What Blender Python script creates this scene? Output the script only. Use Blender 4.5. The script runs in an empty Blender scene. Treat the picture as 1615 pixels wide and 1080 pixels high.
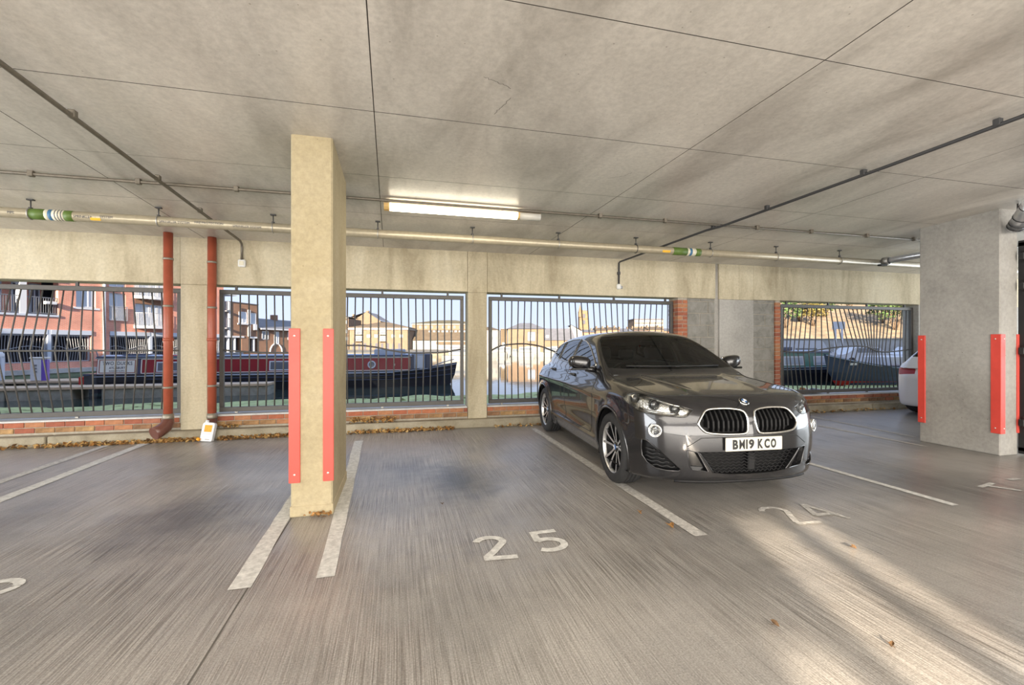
import bpy, bmesh, math, random
import numpy as np
from mathutils import Vector, Matrix

random.seed(7)
SC = bpy.context.scene
COL = SC.collection
# ---------------------------------------------------------------- camera
cam = bpy.data.objects.new('camera', bpy.data.cameras.new('camera'))
COL.objects.link(cam)
cam.location = (0, 0, 1.353)
cam.rotation_euler = (math.radians(90), 0, math.radians(-14.0))
cam.data.sensor_width = 36; cam.data.lens = 36 * 716 / 1615
cam.data.shift_y = 3 / 1615
cam.data.clip_start = .05; cam.data.clip_end = 2000
SC.camera = cam
# ---------------------------------------------------------------- view and sky
SC.view_settings.view_transform = 'Standard'; SC.view_settings.look = 'None'
SC.view_settings.gamma = 1; SC.view_settings.use_curve_mapping = False
SC.view_settings.exposure = 0.0
world = bpy.data.worlds.new('sky'); SC.world = world
world.use_nodes = True
wn = world.node_tree; wn.nodes.clear()
wo = wn.nodes.new('ShaderNodeOutputWorld'); wb = wn.nodes.new('ShaderNodeBackground')
wt = wn.nodes.new('ShaderNodeTexCoord'); ws_ = wn.nodes.new('ShaderNodeSeparateXYZ'); wr = wn.nodes.new('ShaderNodeValToRGB')
wr.color_ramp.elements[0].position = 0.0; wr.color_ramp.elements[0].color = (.86, .95, 1.16, 1)
wr.color_ramp.elements[1].position = .8; wr.color_ramp.elements[1].color = (.72, .93, 1.42, 1)
e = wr.color_ramp.elements.new(.15); e.color = (.78, .94, 1.27, 1)
wn.links.new(wt.outputs['Generated'], ws_.inputs[0]); wn.links.new(ws_.outputs['Z'], wr.inputs[0])
wn.links.new(wr.outputs[0], wb.inputs[0]); wb.inputs[1].default_value = 1.0
wn.links.new(wb.outputs[0], wo.inputs[0])
# low winter sun from behind the camera
sun = bpy.data.objects.new('sun', bpy.data.lights.new('sun', 'SUN')); COL.objects.link(sun)
SUN_AZ, SUN_EL = math.radians(17), math.radians(14)
sun.rotation_euler = Vector((-math.sin(SUN_AZ) * math.cos(SUN_EL), -math.cos(SUN_AZ) * math.cos(SUN_EL), math.sin(SUN_EL))).to_track_quat('Z', 'Y').to_euler()
sun.data.energy = 20; sun.data.color = (1.0, .85, .66); sun.data.angle = math.radians(.8)
def area(name, loc, rot, sx, sy, power, color):
    l = bpy.data.objects.new(name, bpy.data.lights.new(name, 'AREA')); COL.objects.link(l)
    l.data.shape = 'RECTANGLE'; l.data.size = sx; l.data.size_y = sy
    l.data.energy = power; l.data.color = color
    l.location = loc; l.rotation_euler = rot
    return l
# added fill lights out of view: rear, both sides, and overhead behind the camera
area('rear_fill', (-1.0, -6.85, 1.4), (math.radians(90), 0, 0), 22, 2.6, 1750, (1.0, .945, .86))
area('left_fill', (-13.8, 2.0, 1.4), (math.radians(90), 0, math.radians(-90)), 10, 2.6, 1150, (.93, .97, 1.0))
area('right_fill', (16.8, 2.0, 1.4), (math.radians(90), 0, math.radians(90)), 10, 2.6, 720, (.86, .94, 1.0))
area('overhead_fill', (1.0, -3.6, 2.95), (0, 0, 0), 16, 5, 1150, (1.0, .94, .85))

# ---------------------------------------------------------------- helpers
class MB:
    """collects boxes, prisms, tubes and lathed shapes for one mesh"""
    def __init__(s): s.v = []; s.f = []; s.sm = []
    def add(s, vs, fs, smooth=False):
        n = len(s.v); s.v += [tuple(v) for v in vs]
        s.f += [tuple(i + n for i in f) for f in fs]; s.sm += [smooth] * len(fs)
        return s
    def box(s, x0, x1, y0, y1, z0, z1, M=None, ch=0.0):
        if x0 > x1: x0, x1 = x1, x0
        if y0 > y1: y0, y1 = y1, y0
        if z0 > z1: z0, z1 = z1, z0
        if ch <= 0:
            vs = [(x, y, z) for x in (x0, x1) for y in (y0, y1) for z in (z0, z1)]
            fs = [(0, 1, 3, 2), (4, 6, 7, 5), (0, 4, 5, 1), (2, 3, 7, 6), (0, 2, 6, 4), (1, 5, 7, 3)]
        else:
            bm = bmesh.new()
            bmesh.ops.create_cube(bm, size=1)
            for v in bm.verts:
                v.co = ((x0+x1)/2 + v.co.x*(x1-x0), (y0+y1)/2 + v.co.y*(y1-y0), (z0+z1)/2 + v.co.z*(z1-z0))
            bmesh.ops.bevel(bm, geom=list(bm.edges), offset=ch, segments=2 if ch > .02 else 1, profile=.5, affect='EDGES')
            bm.verts.index_update()
            vs = [tuple(v.co) for v in bm.verts]; fs = [tuple(v.index for v in f.verts) for f in bm.faces]
            bm.free()
        if M is not None: vs = [tuple(M @ Vector(v)) for v in vs]
        return s.add(vs, fs)
    def tube(s, path, r, seg=8, closed=False, cap=True, sq=False, smooth=True, flat=None):
        P = [Vector(p) for p in path]; n = len(P)
        rs = r if isinstance(r, (list, tuple)) else [r] * n
        ring = []; up = None
        for i in range(n):
            if closed: t = (P[(i+1) % n] - P[i-1])
            else: t = P[min(i+1, n-1)] - P[max(i-1, 0)]
            t.normalize()
            if up is None:
                up = Vector((0, 0, 1)) if abs(t.z) < .9 else Vector((1, 0, 0))
            a = (up - t * up.dot(t))
            if a.length < 1e-4: a = t.orthogonal()
            a.normalize(); b = t.cross(a); up = a
            off = math.pi / 4 if sq else 0
            ring.append([P[i] + rs[i] * (math.cos(off + 2*math.pi*k/seg) * a * (flat or 1) + math.sin(off + 2*math.pi*k/seg) * b) for k in range(seg)])
        vs = [p for q in ring for p in q]; fs = []
        for i in range(n if closed else n - 1):
            j = (i + 1) % n
            for k in range(seg):
                fs.append((i*seg + k, i*seg + (k+1) % seg, j*seg + (k+1) % seg, j*seg + k))
        m = len(s.f); s.add(vs, fs, smooth and not sq)
        if cap and not closed:
            base = len(s.v) - len(vs)
            s.f += [tuple(base + k for k in range(seg))[::-1], tuple(base + (n-1)*seg + k for k in range(seg))]; s.sm += [False, False]
        return s
    def lathe(s, prof, seg=24, M=None, smooth=True, closed=False):
        """profile of (r, h) turned about the local z axis"""
        vs = [(r*math.cos(2*math.pi*k/seg), r*math.sin(2*math.pi*k/seg), h) for r, h in prof for k in range(seg)]
        n = len(prof); fs = []
        for i in range(n if closed else n - 1):
            j = (i + 1) % n
            for k in range(seg): fs.append((i*seg+k, i*seg+(k+1) % seg, j*seg+(k+1) % seg, j*seg+k))
        if M is not None: vs = [tuple(M @ Vector(v)) for v in vs]
        return s.add(vs, fs, smooth)
    def prism(s, poly, d0, d1, O=(0,0,0), U=(1,0,0), V=(0,1,0), smooth=False):
        """polygon in the plane O,U,V pushed from d0 to d1 along U x V"""
        O, U, V = Vector(O), Vector(U), Vector(V); N = U.cross(V)
        n = len(poly)
        vs = [O + U*a + V*b + N*d0 for a, b in poly] + [O + U*a + V*b + N*d1 for a, b in poly]
        fs = [tuple(range(n))[::-1], tuple(range(n, 2*n))]
        s.add(vs, fs)
        base = len(s.v) - 2*n
        s.f += [(base+i, base+(i+1) % n, base+n+(i+1) % n, base+n+i) for i in range(n)]; s.sm += [smooth] * n
        return s
    def mesh(s, name):
        me = bpy.data.meshes.new(name); me.from_pydata(s.v, [], s.f); me.update()
        if any(s.sm): me.polygons.foreach_set('use_smooth', s.sm)
        return me
    def build(s, name, mat, parent=None, loc=None):
        return obj(name, s.mesh(name), mat, parent, loc)
def obj(name, me, mat, parent=None, loc=None, rot=None):
    o = bpy.data.objects.new(name, me); COL.objects.link(o)
    if mat is not None and me is not None and not me.materials: me.materials.append(mat)
    if loc is not None: o.location = loc
    if rot is not None: o.rotation_euler = rot
    if parent is not None: o.parent = parent
    return o
def empty(name, loc=(0, 0, 0), rz=0, parent=None):
    o = bpy.data.objects.new(name, None); COL.objects.link(o); o.empty_display_size = .2
    o.location = loc; o.rotation_euler = (0, 0, rz)
    if parent is not None: o.parent = parent
    return o
def tag(o, label=None, cat=None, group=None, kind=None):
    if label: o['label'] = label
    if cat: o['category'] = cat
    if group: o['group'] = group
    if kind: o['kind'] = kind
    return o
def dup(o, parent=None):
    c = o.copy(); COL.objects.link(c); c.parent = parent
    for ch in list(o.children): dup(ch, c)
    return c
def ribbon(pts, w, z=0):
    """flat painted stroke of even width in the xy plane"""
    P = [Vector((p[0], p[1], 0)) for p in pts]; L = []; R = []
    for i, p in enumerate(P):
        t = (P[min(i+1, len(P)-1)] - P[max(i-1, 0)]).normalized(); nrm = Vector((-t.y, t.x, 0)) * w/2
        L.append(p + nrm); R.append(p - nrm)
    n = len(P)
    vs = [(v.x, v.y, z) for v in L + R]
    return vs, [(n+i, n+i+1, i+1, i) for i in range(n-1)]
def text_mesh(txt, size, bold=0.0, ext=.002, sx=1.0, align='CENTER', spacing=1.0):
    cu = bpy.data.curves.new('lettering', 'FONT'); cu.body = txt; cu.size = size; cu.offset = bold; cu.extrude = ext
    cu.space_character = spacing; cu.align_x = align; cu.align_y = 'CENTER'; cu.resolution_u = 3
    o = bpy.data.objects.new('lettering', cu); COL.objects.link(o)
    dg = bpy.context.evaluated_depsgraph_get()
    me = bpy.data.meshes.new_from_object(o.evaluated_get(dg))
    bpy.data.objects.remove(o); bpy.data.curves.remove(cu)
    if sx != 1.0:
        for v in me.vertices: v.co.x *= sx
    me.materials.clear()
    return me
# ---------------------------------------------------------------- materials
def nodes(name):
    m = bpy.data.materials.new(name); m.use_nodes = True
    t = m.node_tree; return m, t, t.nodes['Principled BSDF']
def mat(name, col, rough=.6, metal=0.0, coat=0.0, noise=0.0, nscale=8.0, bump=0.0, spec=.5, emit=None, estr=0):
    m, t, b = nodes(name)
    b.inputs['Base Color'].default_value = (*col, 1); b.inputs['Roughness'].default_value = rough
    b.inputs['Metallic'].default_value = metal; b.inputs['Coat Weight'].default_value = coat
    b.inputs['Coat Roughness'].default_value = .03
    b.inputs['Specular IOR Level'].default_value = spec
    if emit: b.inputs['Emission Color'].default_value = (*emit, 1); b.inputs['Emission Strength'].default_value = estr
    if noise or bump:
        tc = t.nodes.new('ShaderNodeTexCoord'); n = t.nodes.new('ShaderNodeTexNoise')
        n.inputs['Scale'].default_value = nscale; n.inputs['Detail'].default_value = 6; n.inputs['Roughness'].default_value = .65
        t.links.new(tc.outputs['Object'], n.inputs['Vector'])
        if noise:
            r = t.nodes.new('ShaderNodeValToRGB')
            r.color_ramp.elements[0].position = .3; r.color_ramp.elements[1].position = .72
            r.color_ramp.elements[0].color = (*[max(0, c*(1-noise)) for c in col], 1)
            r.color_ramp.elements[1].color = (*[min(1, c*(1+noise)) for c in col], 1)
            t.links.new(n.outputs['Fac'], r.inputs[0]); t.links.new(r.outputs[0], b.inputs['Base Color'])
        if bump:
            bp = t.nodes.new('ShaderNodeBump'); bp.inputs['Strength'].default_value = bump; bp.inputs['Distance'].default_value = .02
            t.links.new(n.outputs['Fac'], bp.inputs['Height']); t.links.new(bp.outputs[0], b.inputs['Normal'])
    return m
def N(t, typ, **kw):
    n = t.nodes.new(typ)
    for k, v in kw.items():
        if k in n.inputs: n.inputs[k].default_value = v
        else: setattr(n, k, v)
    return n
def concrete(name, base, dark, light, stretch=(1, 1, 1), scale=1.0, rough=.85, stain=None, bump=.25):
    """cast concrete: large blotches, board streaks and small pits, in object space"""
    m, t, b = nodes(name); L = t.links.new
    tc = N(t, 'ShaderNodeTexCoord'); mp = N(t, 'ShaderNodeMapping'); mp.inputs['Scale'].default_value = stretch
    L(tc.outputs['Object'], mp.inputs[0])
    n1 = N(t, 'ShaderNodeTexNoise', Scale=1.1*scale, Detail=7.0, Roughness=.62, Distortion=.6); L(mp.outputs[0], n1.inputs['Vector'])
    r1 = N(t, 'ShaderNodeValToRGB'); L(n1.outputs['Fac'], r1.inputs[0])
    r1.color_ramp.elements[0].position = .30; r1.color_ramp.elements[0].color = (*dark, 1)
    r1.color_ramp.elements[1].position = .72; r1.color_ramp.elements[1].color = (*light, 1)
    e = r1.color_ramp.elements.new(.5); e.color = (*base, 1)
    n2 = N(t, 'ShaderNodeTexNoise', Scale=26*scale, Detail=8.0, Roughness=.7); L(tc.outputs['Object'], n2.inputs['Vector'])
    r2 = N(t, 'ShaderNodeValToRGB'); L(n2.outputs['Fac'], r2.inputs[0])
    r2.color_ramp.elements[0].position = .33; r2.color_ramp.elements[0].color = (.80, .80, .80, 1)
    r2.color_ramp.elements[1].position = .62; r2.color_ramp.elements[1].color = (1.04, 1.04, 1.04, 1)
    mx = N(t, 'ShaderNodeMix', data_type='RGBA', blend_type='MULTIPLY'); mx.inputs[0].default_value = .8
    L(r1.outputs[0], mx.inputs[6]); L(r2.outputs[0], mx.inputs[7])
    v = N(t, 'ShaderNodeTexVoronoi', Scale=9.0*scale); L(tc.outputs['Object'], v.inputs['Vector'])
    r3 = N(t, 'ShaderNodeValToRGB'); L(v.outputs['Distance'], r3.inputs[0])
    r3.color_ramp.elements[0].position = .03; r3.color_ramp.elements[0].color = (.45, .42, .38, 1)
    r3.color_ramp.elements[1].position = .055; r3.color_ramp.elements[1].color = (1, 1, 1, 1)
    mx2 = N(t, 'ShaderNodeMix', data_type='RGBA', blend_type='MULTIPLY'); mx2.inputs[0].default_value = .8
    L(mx.outputs[2], mx2.inputs[6]); L(r3.outputs[0], mx2.inputs[7])
    out = mx2.outputs[2]
    L(out, b.inputs['Base Color'])
    b.inputs['Roughness'].default_value = rough; b.inputs['Specular IOR Level'].default_value = .3 if rough > .5 else .5
    bp = N(t, 'ShaderNodeBump', Strength=bump, Distance=.01); L(n2.outputs['Fac'], bp.inputs['Height']); L(bp.outputs[0], b.inputs['Normal'])
    return m
def floor_material():
    """brushed concrete: fine furrows running into the picture, wheel grime, oil spots"""
    m, t, b = nodes('brushed_concrete_floor'); L = t.links.new
    tc = N(t, 'ShaderNodeTexCoord')
    wv = N(t, 'ShaderNodeTexNoise', Scale=.55, Detail=2.0); L(tc.outputs['Object'], wv.inputs['Vector'])
    sc = N(t, 'ShaderNodeVectorMath', operation='SCALE'); sc.inputs['Scale'].default_value = .05; L(wv.outputs['Color'], sc.inputs[0])
    ad = N(t, 'ShaderNodeVectorMath', operation='ADD'); L(tc.outputs['Object'], ad.inputs[0]); L(sc.outputs[0], ad.inputs[1])
    def lines(sx, sy, lo, hi, c0, c1, det=3.0):
        mp = N(t, 'ShaderNodeMapping'); mp.inputs['Scale'].default_value = (sx, sy, 1); L(ad.outputs[0], mp.inputs[0])
        n = N(t, 'ShaderNodeTexNoise', Scale=1.0, Detail=det, Roughness=.6); L(mp.outputs[0], n.inputs['Vector'])
        r = N(t, 'ShaderNodeValToRGB'); L(n.outputs['Fac'], r.inputs[0])
        r.color_ramp.elements[0].position = lo; r.color_ramp.elements[0].color = (*c0, 1)
        r.color_ramp.elements[1].position = hi; r.color_ramp.elements[1].color = (*c1, 1)
        return n, r
    n1, r1 = lines(150, 1.8, .40, .58, (.50, .48, .46), (1.16, 1.16, 1.16), 5.0)
    n2, r2 = lines(42, .5, .34, .60, (.80, .785, .77), (1.05, 1.05, 1.05), 4.0)
    big = N(t, 'ShaderNodeTexNoise', Scale=.55, Detail=6.0, Roughness=.6); L(tc.outputs['Object'], big.inputs['Vector'])
    rb = N(t, 'ShaderNodeValToRGB'); L(big.outputs['Fac'], rb.inputs[0])
    rb.color_ramp.elements[0].position = .30; rb.color_ramp.elements[0].color = (.25, .24, .23, 1)
    rb.color_ramp.elements[1].position = .70; rb.color_ramp.elements[1].color = (.47, .44, .405, 1)
    # how strongly the furrows show changes from place to place
    fm = N(t, 'ShaderNodeTexNoise', Scale=.9, Detail=7.0, Roughness=.65); L(tc.outputs['Object'], fm.inputs['Vector'])
    fr = N(t, 'ShaderNodeMapRange'); L(fm.outputs['Fac'], fr.inputs[0])
    fr.inputs[1].default_value = .36; fr.inputs[2].default_value = .6; fr.inputs[3].default_value = .20; fr.inputs[4].default_value = 1.0
    cur = rb.outputs[0]
    # oil stains under the empty bays, a broad darker patch last (they have a shape and place of their own)
    for (x, y, rx, ry, k, col) in ((.62, 4.55, .40, .85, .95, (.075, .08, .085)), (.12, 5.0, .34, .7, .6, (.13, .14, .15)), (-1.65, 4.1, .55, .85, .85, (.10, .10, .105)), (.25, 2.4, .5, .9, .4, (.13, .125, .12)), (-2.1, 6.0, .5, 1.0, .6, (.12, .125, .14)), (-2.9, 4.4, .35, .8, .5, (.12, .12, .125)), (4.9, 3.2, 1.1, 1.3, .55, (.12, .118, .115))):
        mp = N(t, 'ShaderNodeMapping'); mp.inputs['Location'].default_value = (-x/rx, -y/ry, 0); mp.inputs['Scale'].default_value = (1/rx, 1/ry, 0)
        L(tc.outputs['Object'], mp.inputs[0])
        ln = N(t, 'ShaderNodeVectorMath', operation='LENGTH'); L(mp.outputs[0], ln.inputs[0])
        sn = N(t, 'ShaderNodeTexNoise', Scale=3.2, Detail=6.0, Roughness=.7); L(tc.outputs['Object'], sn.inputs['Vector'])
        a2 = N(t, 'ShaderNodeMath', operation='MULTIPLY_ADD'); L(sn.outputs['Fac'], a2.inputs[0]); a2.inputs[1].default_value = 1.5; L(ln.outputs['Value'], a2.inputs[2])
        rr = N(t, 'ShaderNodeMapRange'); L(a2.outputs[0], rr.inputs[0]); rr.inputs[1].default_value = .95; rr.inputs[2].default_value = 1.85; rr.inputs[3].default_value = k; rr.inputs[4].default_value = 0
        mm = N(t, 'ShaderNodeMix', data_type='RGBA'); L(rr.outputs[0], mm.inputs[0]); L(cur, mm.inputs[6]); mm.inputs[7].default_value = (*col, 1)
        cur = mm.outputs[2]
    m1 = N(t, 'ShaderNodeMix', data_type='RGBA', blend_type='MULTIPLY'); L(fr.outputs[0], m1.inputs[0]); L(cur, m1.inputs[6]); L(r1.outputs[0], m1.inputs[7])
    m2 = N(t, 'ShaderNodeMix', data_type='RGBA', blend_type='MULTIPLY'); L(fr.outputs[0], m2.inputs[0]); L(m1.outputs[2], m2.inputs[6]); L(r2.outputs[0], m2.inputs[7])
    cur = m2.outputs[2]
    gr = N(t, 'ShaderNodeTexNoise', Scale=120.0, Detail=4.0, Roughness=.7); L(tc.outputs['Object'], gr.inputs['Vector'])
    rg = N(t, 'ShaderNodeValToRGB'); L(gr.outputs['Fac'], rg.inputs[0])
    rg.color_ramp.elements[0].position = .35; rg.color_ramp.elements[0].color = (.58, .57, .56, 1)
    rg.color_ramp.elements[1].position = .65; rg.color_ramp.elements[1].color = (1.22, 1.22, 1.22, 1)
    mg = N(t, 'ShaderNodeMix', data_type='RGBA', blend_type='MULTIPLY'); mg.inputs[0].default_value = .8; L(cur, mg.inputs[6]); L(rg.outputs[0], mg.inputs[7])
    L(mg.outputs[2], b.inputs['Base Color'])
    b.inputs['Roughness'].default_value = .30; b.inputs['Specular IOR Level'].default_value = .6
    ba = N(t, 'ShaderNodeMath', operation='ADD'); L(n1.outputs['Fac'], ba.inputs[0]); L(n2.outputs['Fac'], ba.inputs[1])
    bb = N(t, 'ShaderNodeMath', operation='MULTIPLY'); L(ba.outputs[0], bb.inputs[0]); L(fr.outputs[0], bb.inputs[1])
    bp = N(t, 'ShaderNodeBump', Strength=.40, Distance=.012); L(bb.outputs[0], bp.inputs['Height']); L(bp.outputs[0], b.inputs['Normal'])
    return m
def glass(name, tint, ior=1.45, rough=0.0):
    m, t, b = nodes(name); t.nodes.remove(b); L = t.links.new
    out = t.nodes['Material Output']
    tr = N(t, 'ShaderNodeBsdfTransparent'); tr.inputs[0].default_value = (*tint, 1)
    gl = N(t, 'ShaderNodeBsdfGlossy'); gl.inputs['Roughness'].default_value = rough
    fr = N(t, 'ShaderNodeFresnel'); fr.inputs['IOR'].default_value = ior
    mx = N(t, 'ShaderNodeMixShader'); L(fr.outputs[0], mx.inputs[0]); L(tr.outputs[0], mx.inputs[1]); L(gl.outputs[0], mx.inputs[2]); L(mx.outputs[0], out.inputs[0])
    return m
def brickmat(name, c1, c2, mortar, scale=1.0, axis='Y', bump=.2):
    """brickwork too far off to tell the bricks apart"""
    m, t, b = nodes(name); L = t.links.new
    tc = N(t, 'ShaderNodeTexCoord'); sp = N(t, 'ShaderNodeSeparateXYZ'); cb = N(t, 'ShaderNodeCombineXYZ')
    L(tc.outputs['Object'], sp.inputs[0])
    a = N(t, 'ShaderNodeMath', operation='ADD'); L(sp.outputs['X'], a.inputs[0]); L(sp.outputs['Y'], a.inputs[1])
    L(a.outputs[0], cb.inputs[0]); L(sp.outputs['Z'], cb.inputs[1])
    br = N(t, 'ShaderNodeTexBrick', Scale=scale); L(cb.outputs[0], br.inputs['Vector'])
    br.inputs['Color1'].default_value = (*c1, 1); br.inputs['Color2'].default_value = (*c2, 1); br.inputs['Mortar'].default_value = (*mortar, 1)
    br.inputs['Mortar Size'].default_value = .010; br.inputs['Brick Width'].default_value = .225; br.inputs['Row Height'].default_value = .075
    n = N(t, 'ShaderNodeTexNoise', Scale=1.5, Detail=5.0); L(tc.outputs['Object'], n.inputs['Vector'])
    r = N(t, 'ShaderNodeValToRGB'); L(n.outputs['Fac'], r.inputs[0])
    r.color_ramp.elements[0].position = .3; r.color_ramp.elements[0].color = (.85, .85, .85, 1); r.color_ramp.elements[1].position = .7; r.color_ramp.elements[1].color = (1.1, 1.1, 1.1, 1)
    mx = N(t, 'ShaderNodeMix', data_type='RGBA', blend_type='MULTIPLY'); mx.inputs[0].default_value = 1; L(br.outputs['Color'], mx.inputs[6]); L(r.outputs[0], mx.inputs[7])
    L(mx.outputs[2], b.inputs['Base Color']); b.inputs['Roughness'].default_value = .85
    return m
M = {}
M['floor'] = floor_material()
M['ceiling'] = concrete('ceiling_concrete', (.61, .575, .525), (.40, .37, .33), (.76, .72, .66), stretch=(1.5, .45, 1), scale=1.0, rough=.30, bump=.15)
M['beam'] = concrete('cream_beam_concrete', (.55, .485, .35), (.37, .315, .215), (.66, .60, .46), stretch=(1.6, 1, .35), scale=1.3)
M['column'] = concrete('cream_column_concrete', (.40, .335, .21), (.33, .275, .17), (.45, .385, .26), scale=1.2, bump=.15)
M['grey_col'] = concrete('grey_column_concrete', (.39, .375, .35), (.31, .30, .28), (.45, .435, .41), scale=.9, bump=.15)
M['kerb'] = concrete('kerb_concrete', (.34, .30, .22), (.22, .19, .135), (.43, .385, .30), scale=3)
M['coping'] = concrete('pale_coping_stone', (.62, .61, .59), (.50, .49, .47), (.70, .69, .67), scale=4)
M['block'] = concrete('grey_block', (.27, .26, .235), (.18, .175, .16), (.34, .325, .30), scale=5, bump=.6)
M['paint_line'] = mat('worn_white_paint', (.62, .61, .58), .75, noise=.28, nscale=22, bump=.2)
M['line_faint'] = mat('faded_white_paint', (.50, .48, .45), .75, noise=.38, nscale=30, bump=.2)
M['red'] = mat('red_guard_plastic', (.72, .075, .055), .45, noise=.08, nscale=5)
M['screw'] = mat('bright_screw', (.75, .72, .65), .35, .8)
M['fence'] = mat('dark_grey_fence_paint', (.085, .080, .075), .5, noise=.1, nscale=12)
M['galv'] = mat('galvanised_steel', (.40, .39, .37), .42, .7, noise=.15, nscale=20)
M['black'] = mat('black_plastic', (.012, .012, .013), .5)
M['blackmetal'] = mat('black_gate_steel', (.02, .02, .021), .5, .3)
M['drain'] = mat('terracotta_drainpipe', (.36, .085, .045), .42, noise=.15, nscale=6)
M['drain_brown'] = mat('brown_elbow', (.14, .055, .04), .35, noise=.2, nscale=9)
M['bracket'] = mat('grey_pipe_bracket', (.30, .27, .22), .5, .5)
M['sprinkler'] = mat('pale_sprinkler_pipe', (.42, .37, .27), .32, .25, noise=.12, nscale=18)
M['green'] = mat('green_band', (.10, .17, .03), .5); M['blue'] = mat('blue_band', (.05, .16, .30), .5)
M['cream'] = mat('cream_band', (.70, .66, .52), .5); M['yellow'] = mat('yellow_label', (.80, .46, .04), .5)
M['darktext'] = mat('dark_print', (.04, .05, .08), .6)
M['foil'] = mat('silver_foil_jacket', (.62, .63, .66), .28, .75, noise=.1, nscale=10)
M['conduit'] = mat('grey_conduit', (.17, .15, .12), .45, .4, noise=.2, nscale=15)
M['conduit_dark'] = mat('dark_conduit', (.045, .045, .047), .5)
M['whiteplastic'] = mat('white_plastic', (.75, .75, .73), .4)
M['bottle'] = mat('white_bottle_plastic', (.80, .82, .86), .3, coat=.2)
M['orange'] = mat('orange_label', (.85, .36, .02), .5, noise=.2, nscale=30)
def leafmat(name, a, b): return mat(name, a, .7, noise=.5, nscale=60)
M['leaf'] = mat('brown_leaf', (.34, .17, .05), .7, noise=.55, nscale=9)
M['leaf2'] = mat('tan_leaf', (.52, .34, .13), .7, noise=.4, nscale=9)
M['leaf3'] = mat('dark_leaf', (.14, .075, .03), .75, noise=.4, nscale=9)
brickcols = [(.36, .115, .06), (.42, .15, .075), (.30, .095, .055), (.40, .18, .09), (.33, .13, .08)]
M['bricks'] = [mat('red_brick_%d' % i, c, .85, noise=.22, nscale=14, bump=.35) for i, c in enumerate(brickcols)]
M['brickdirty'] = [mat('soiled_brick_%d' % i, c, .9, noise=.5, nscale=9, bump=.35) for i, c in enumerate([(.30, .17, .08), (.36, .22, .10), (.24, .13, .07)])]
M['mortar'] = mat('mortar', (.38, .34, .28), .9, noise=.2, nscale=20)
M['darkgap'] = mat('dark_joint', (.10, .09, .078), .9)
# ---------------------------------------------------------------- car body as a smooth solid
def pch(xs, ys):
    xs = np.array(xs, float); ys = np.array(ys, float)
    h = np.diff(xs); d = np.diff(ys) / h
    m = np.zeros_like(ys)
    for i in range(1, len(xs) - 1):
        if d[i-1] * d[i] > 0:
            w1 = 2 * h[i] + h[i-1]; w2 = h[i] + 2 * h[i-1]
            m[i] = (w1 + w2) / (w1 / d[i-1] + w2 / d[i])
    m[0] = d[0]; m[-1] = d[-1]
    def f(x):
        x = np.asarray(x, float)
        i = np.clip(np.searchsorted(xs, x) - 1, 0, len(xs) - 2)
        t = (np.clip(x, xs[0], xs[-1]) - xs[i]) / h[i]
        t2 = t * t; t3 = t2 * t
        r = ((2*t3 - 3*t2 + 1) * ys[i] + (t3 - 2*t2 + t) * h[i] * m[i]
             + (-2*t3 + 3*t2) * ys[i+1] + (t3 - t2) * h[i] * m[i+1])
        r = r + np.where(x < xs[0], (x - xs[0]) * m[0], 0) + np.where(x > xs[-1], (x - xs[-1]) * m[-1], 0)
        return r
    return f
def smax(a, b, k):
    h = np.maximum(k - np.abs(a - b), 0) / k
    return np.maximum(a, b) + h * h * k * .25
def smin(a, b, k): return -smax(-a, -b, k)

XF, XR, RW = .86, 3.53, .3425
HOOD = pch([-.1, .0, .06, .12, .25, .5, .8, 1.1, 1.35, 2.2, 3.2, 3.9, 4.2, 4.32, 4.42],
           [.74, .79, .835, .880, .925, .965, 1.0, 1.03, 1.045, 1.06, 1.07, 1.06, 1.03, .99, .90])
PLAN = pch([-.1, .15, .3, .5, .86, 1.4, 2.2, 3.0, 3.53, 3.9, 4.15, 4.36, 4.5],
           [.80, .865, .893, .906, .910, .888, .884, .890, .910, .897, .855, .78, .70])
SECT = pch([.1, .2, .3, .42, .60, .75, .86, .93, 1.0, 1.06, 1.2],
           [-.075, -.05, -.022, -.006, .0, .002, -.002, -.030, -.062, -.105, -.21])
FRY = pch([0, .2, .4, .55, .68, .78, .86, .95], [.0, .006, .028, .068, .135, .225, .34, .52])
FRZ = pch([.1, .18, .26, .36, .5, .6, .7, .8, .9, 1.0], [.10, .055, .03, .012, .0, .004, .02, .05, .10, .17])
REY = pch([0, .3, .55, .75, .9], [4.265, 4.255, 4.22, 4.14, 4.00])
REZ = pch([.1, .3, .5, .7, .85, .95, 1.1], [.06, .01, .0, .0, .02, .05, .14])
ROOF = pch([1.0, 1.5, 1.9, 2.2, 2.6, 3.1, 3.5, 3.75, 4.1], [1.30, 1.455, 1.514, 1.528, 1.526, 1.502, 1.458, 1.415, 1.33])
GW = pch([.9, 1.03, 1.15, 1.28, 1.38, 1.46, 1.55], [.845, .812, .772, .715, .662, .612, .545])
GPL = pch([1.0, 1.6, 2.4, 3.0, 3.5, 3.9, 4.3], [-.005, .0, .0, -.012, -.040, -.085, -.16])
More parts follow.
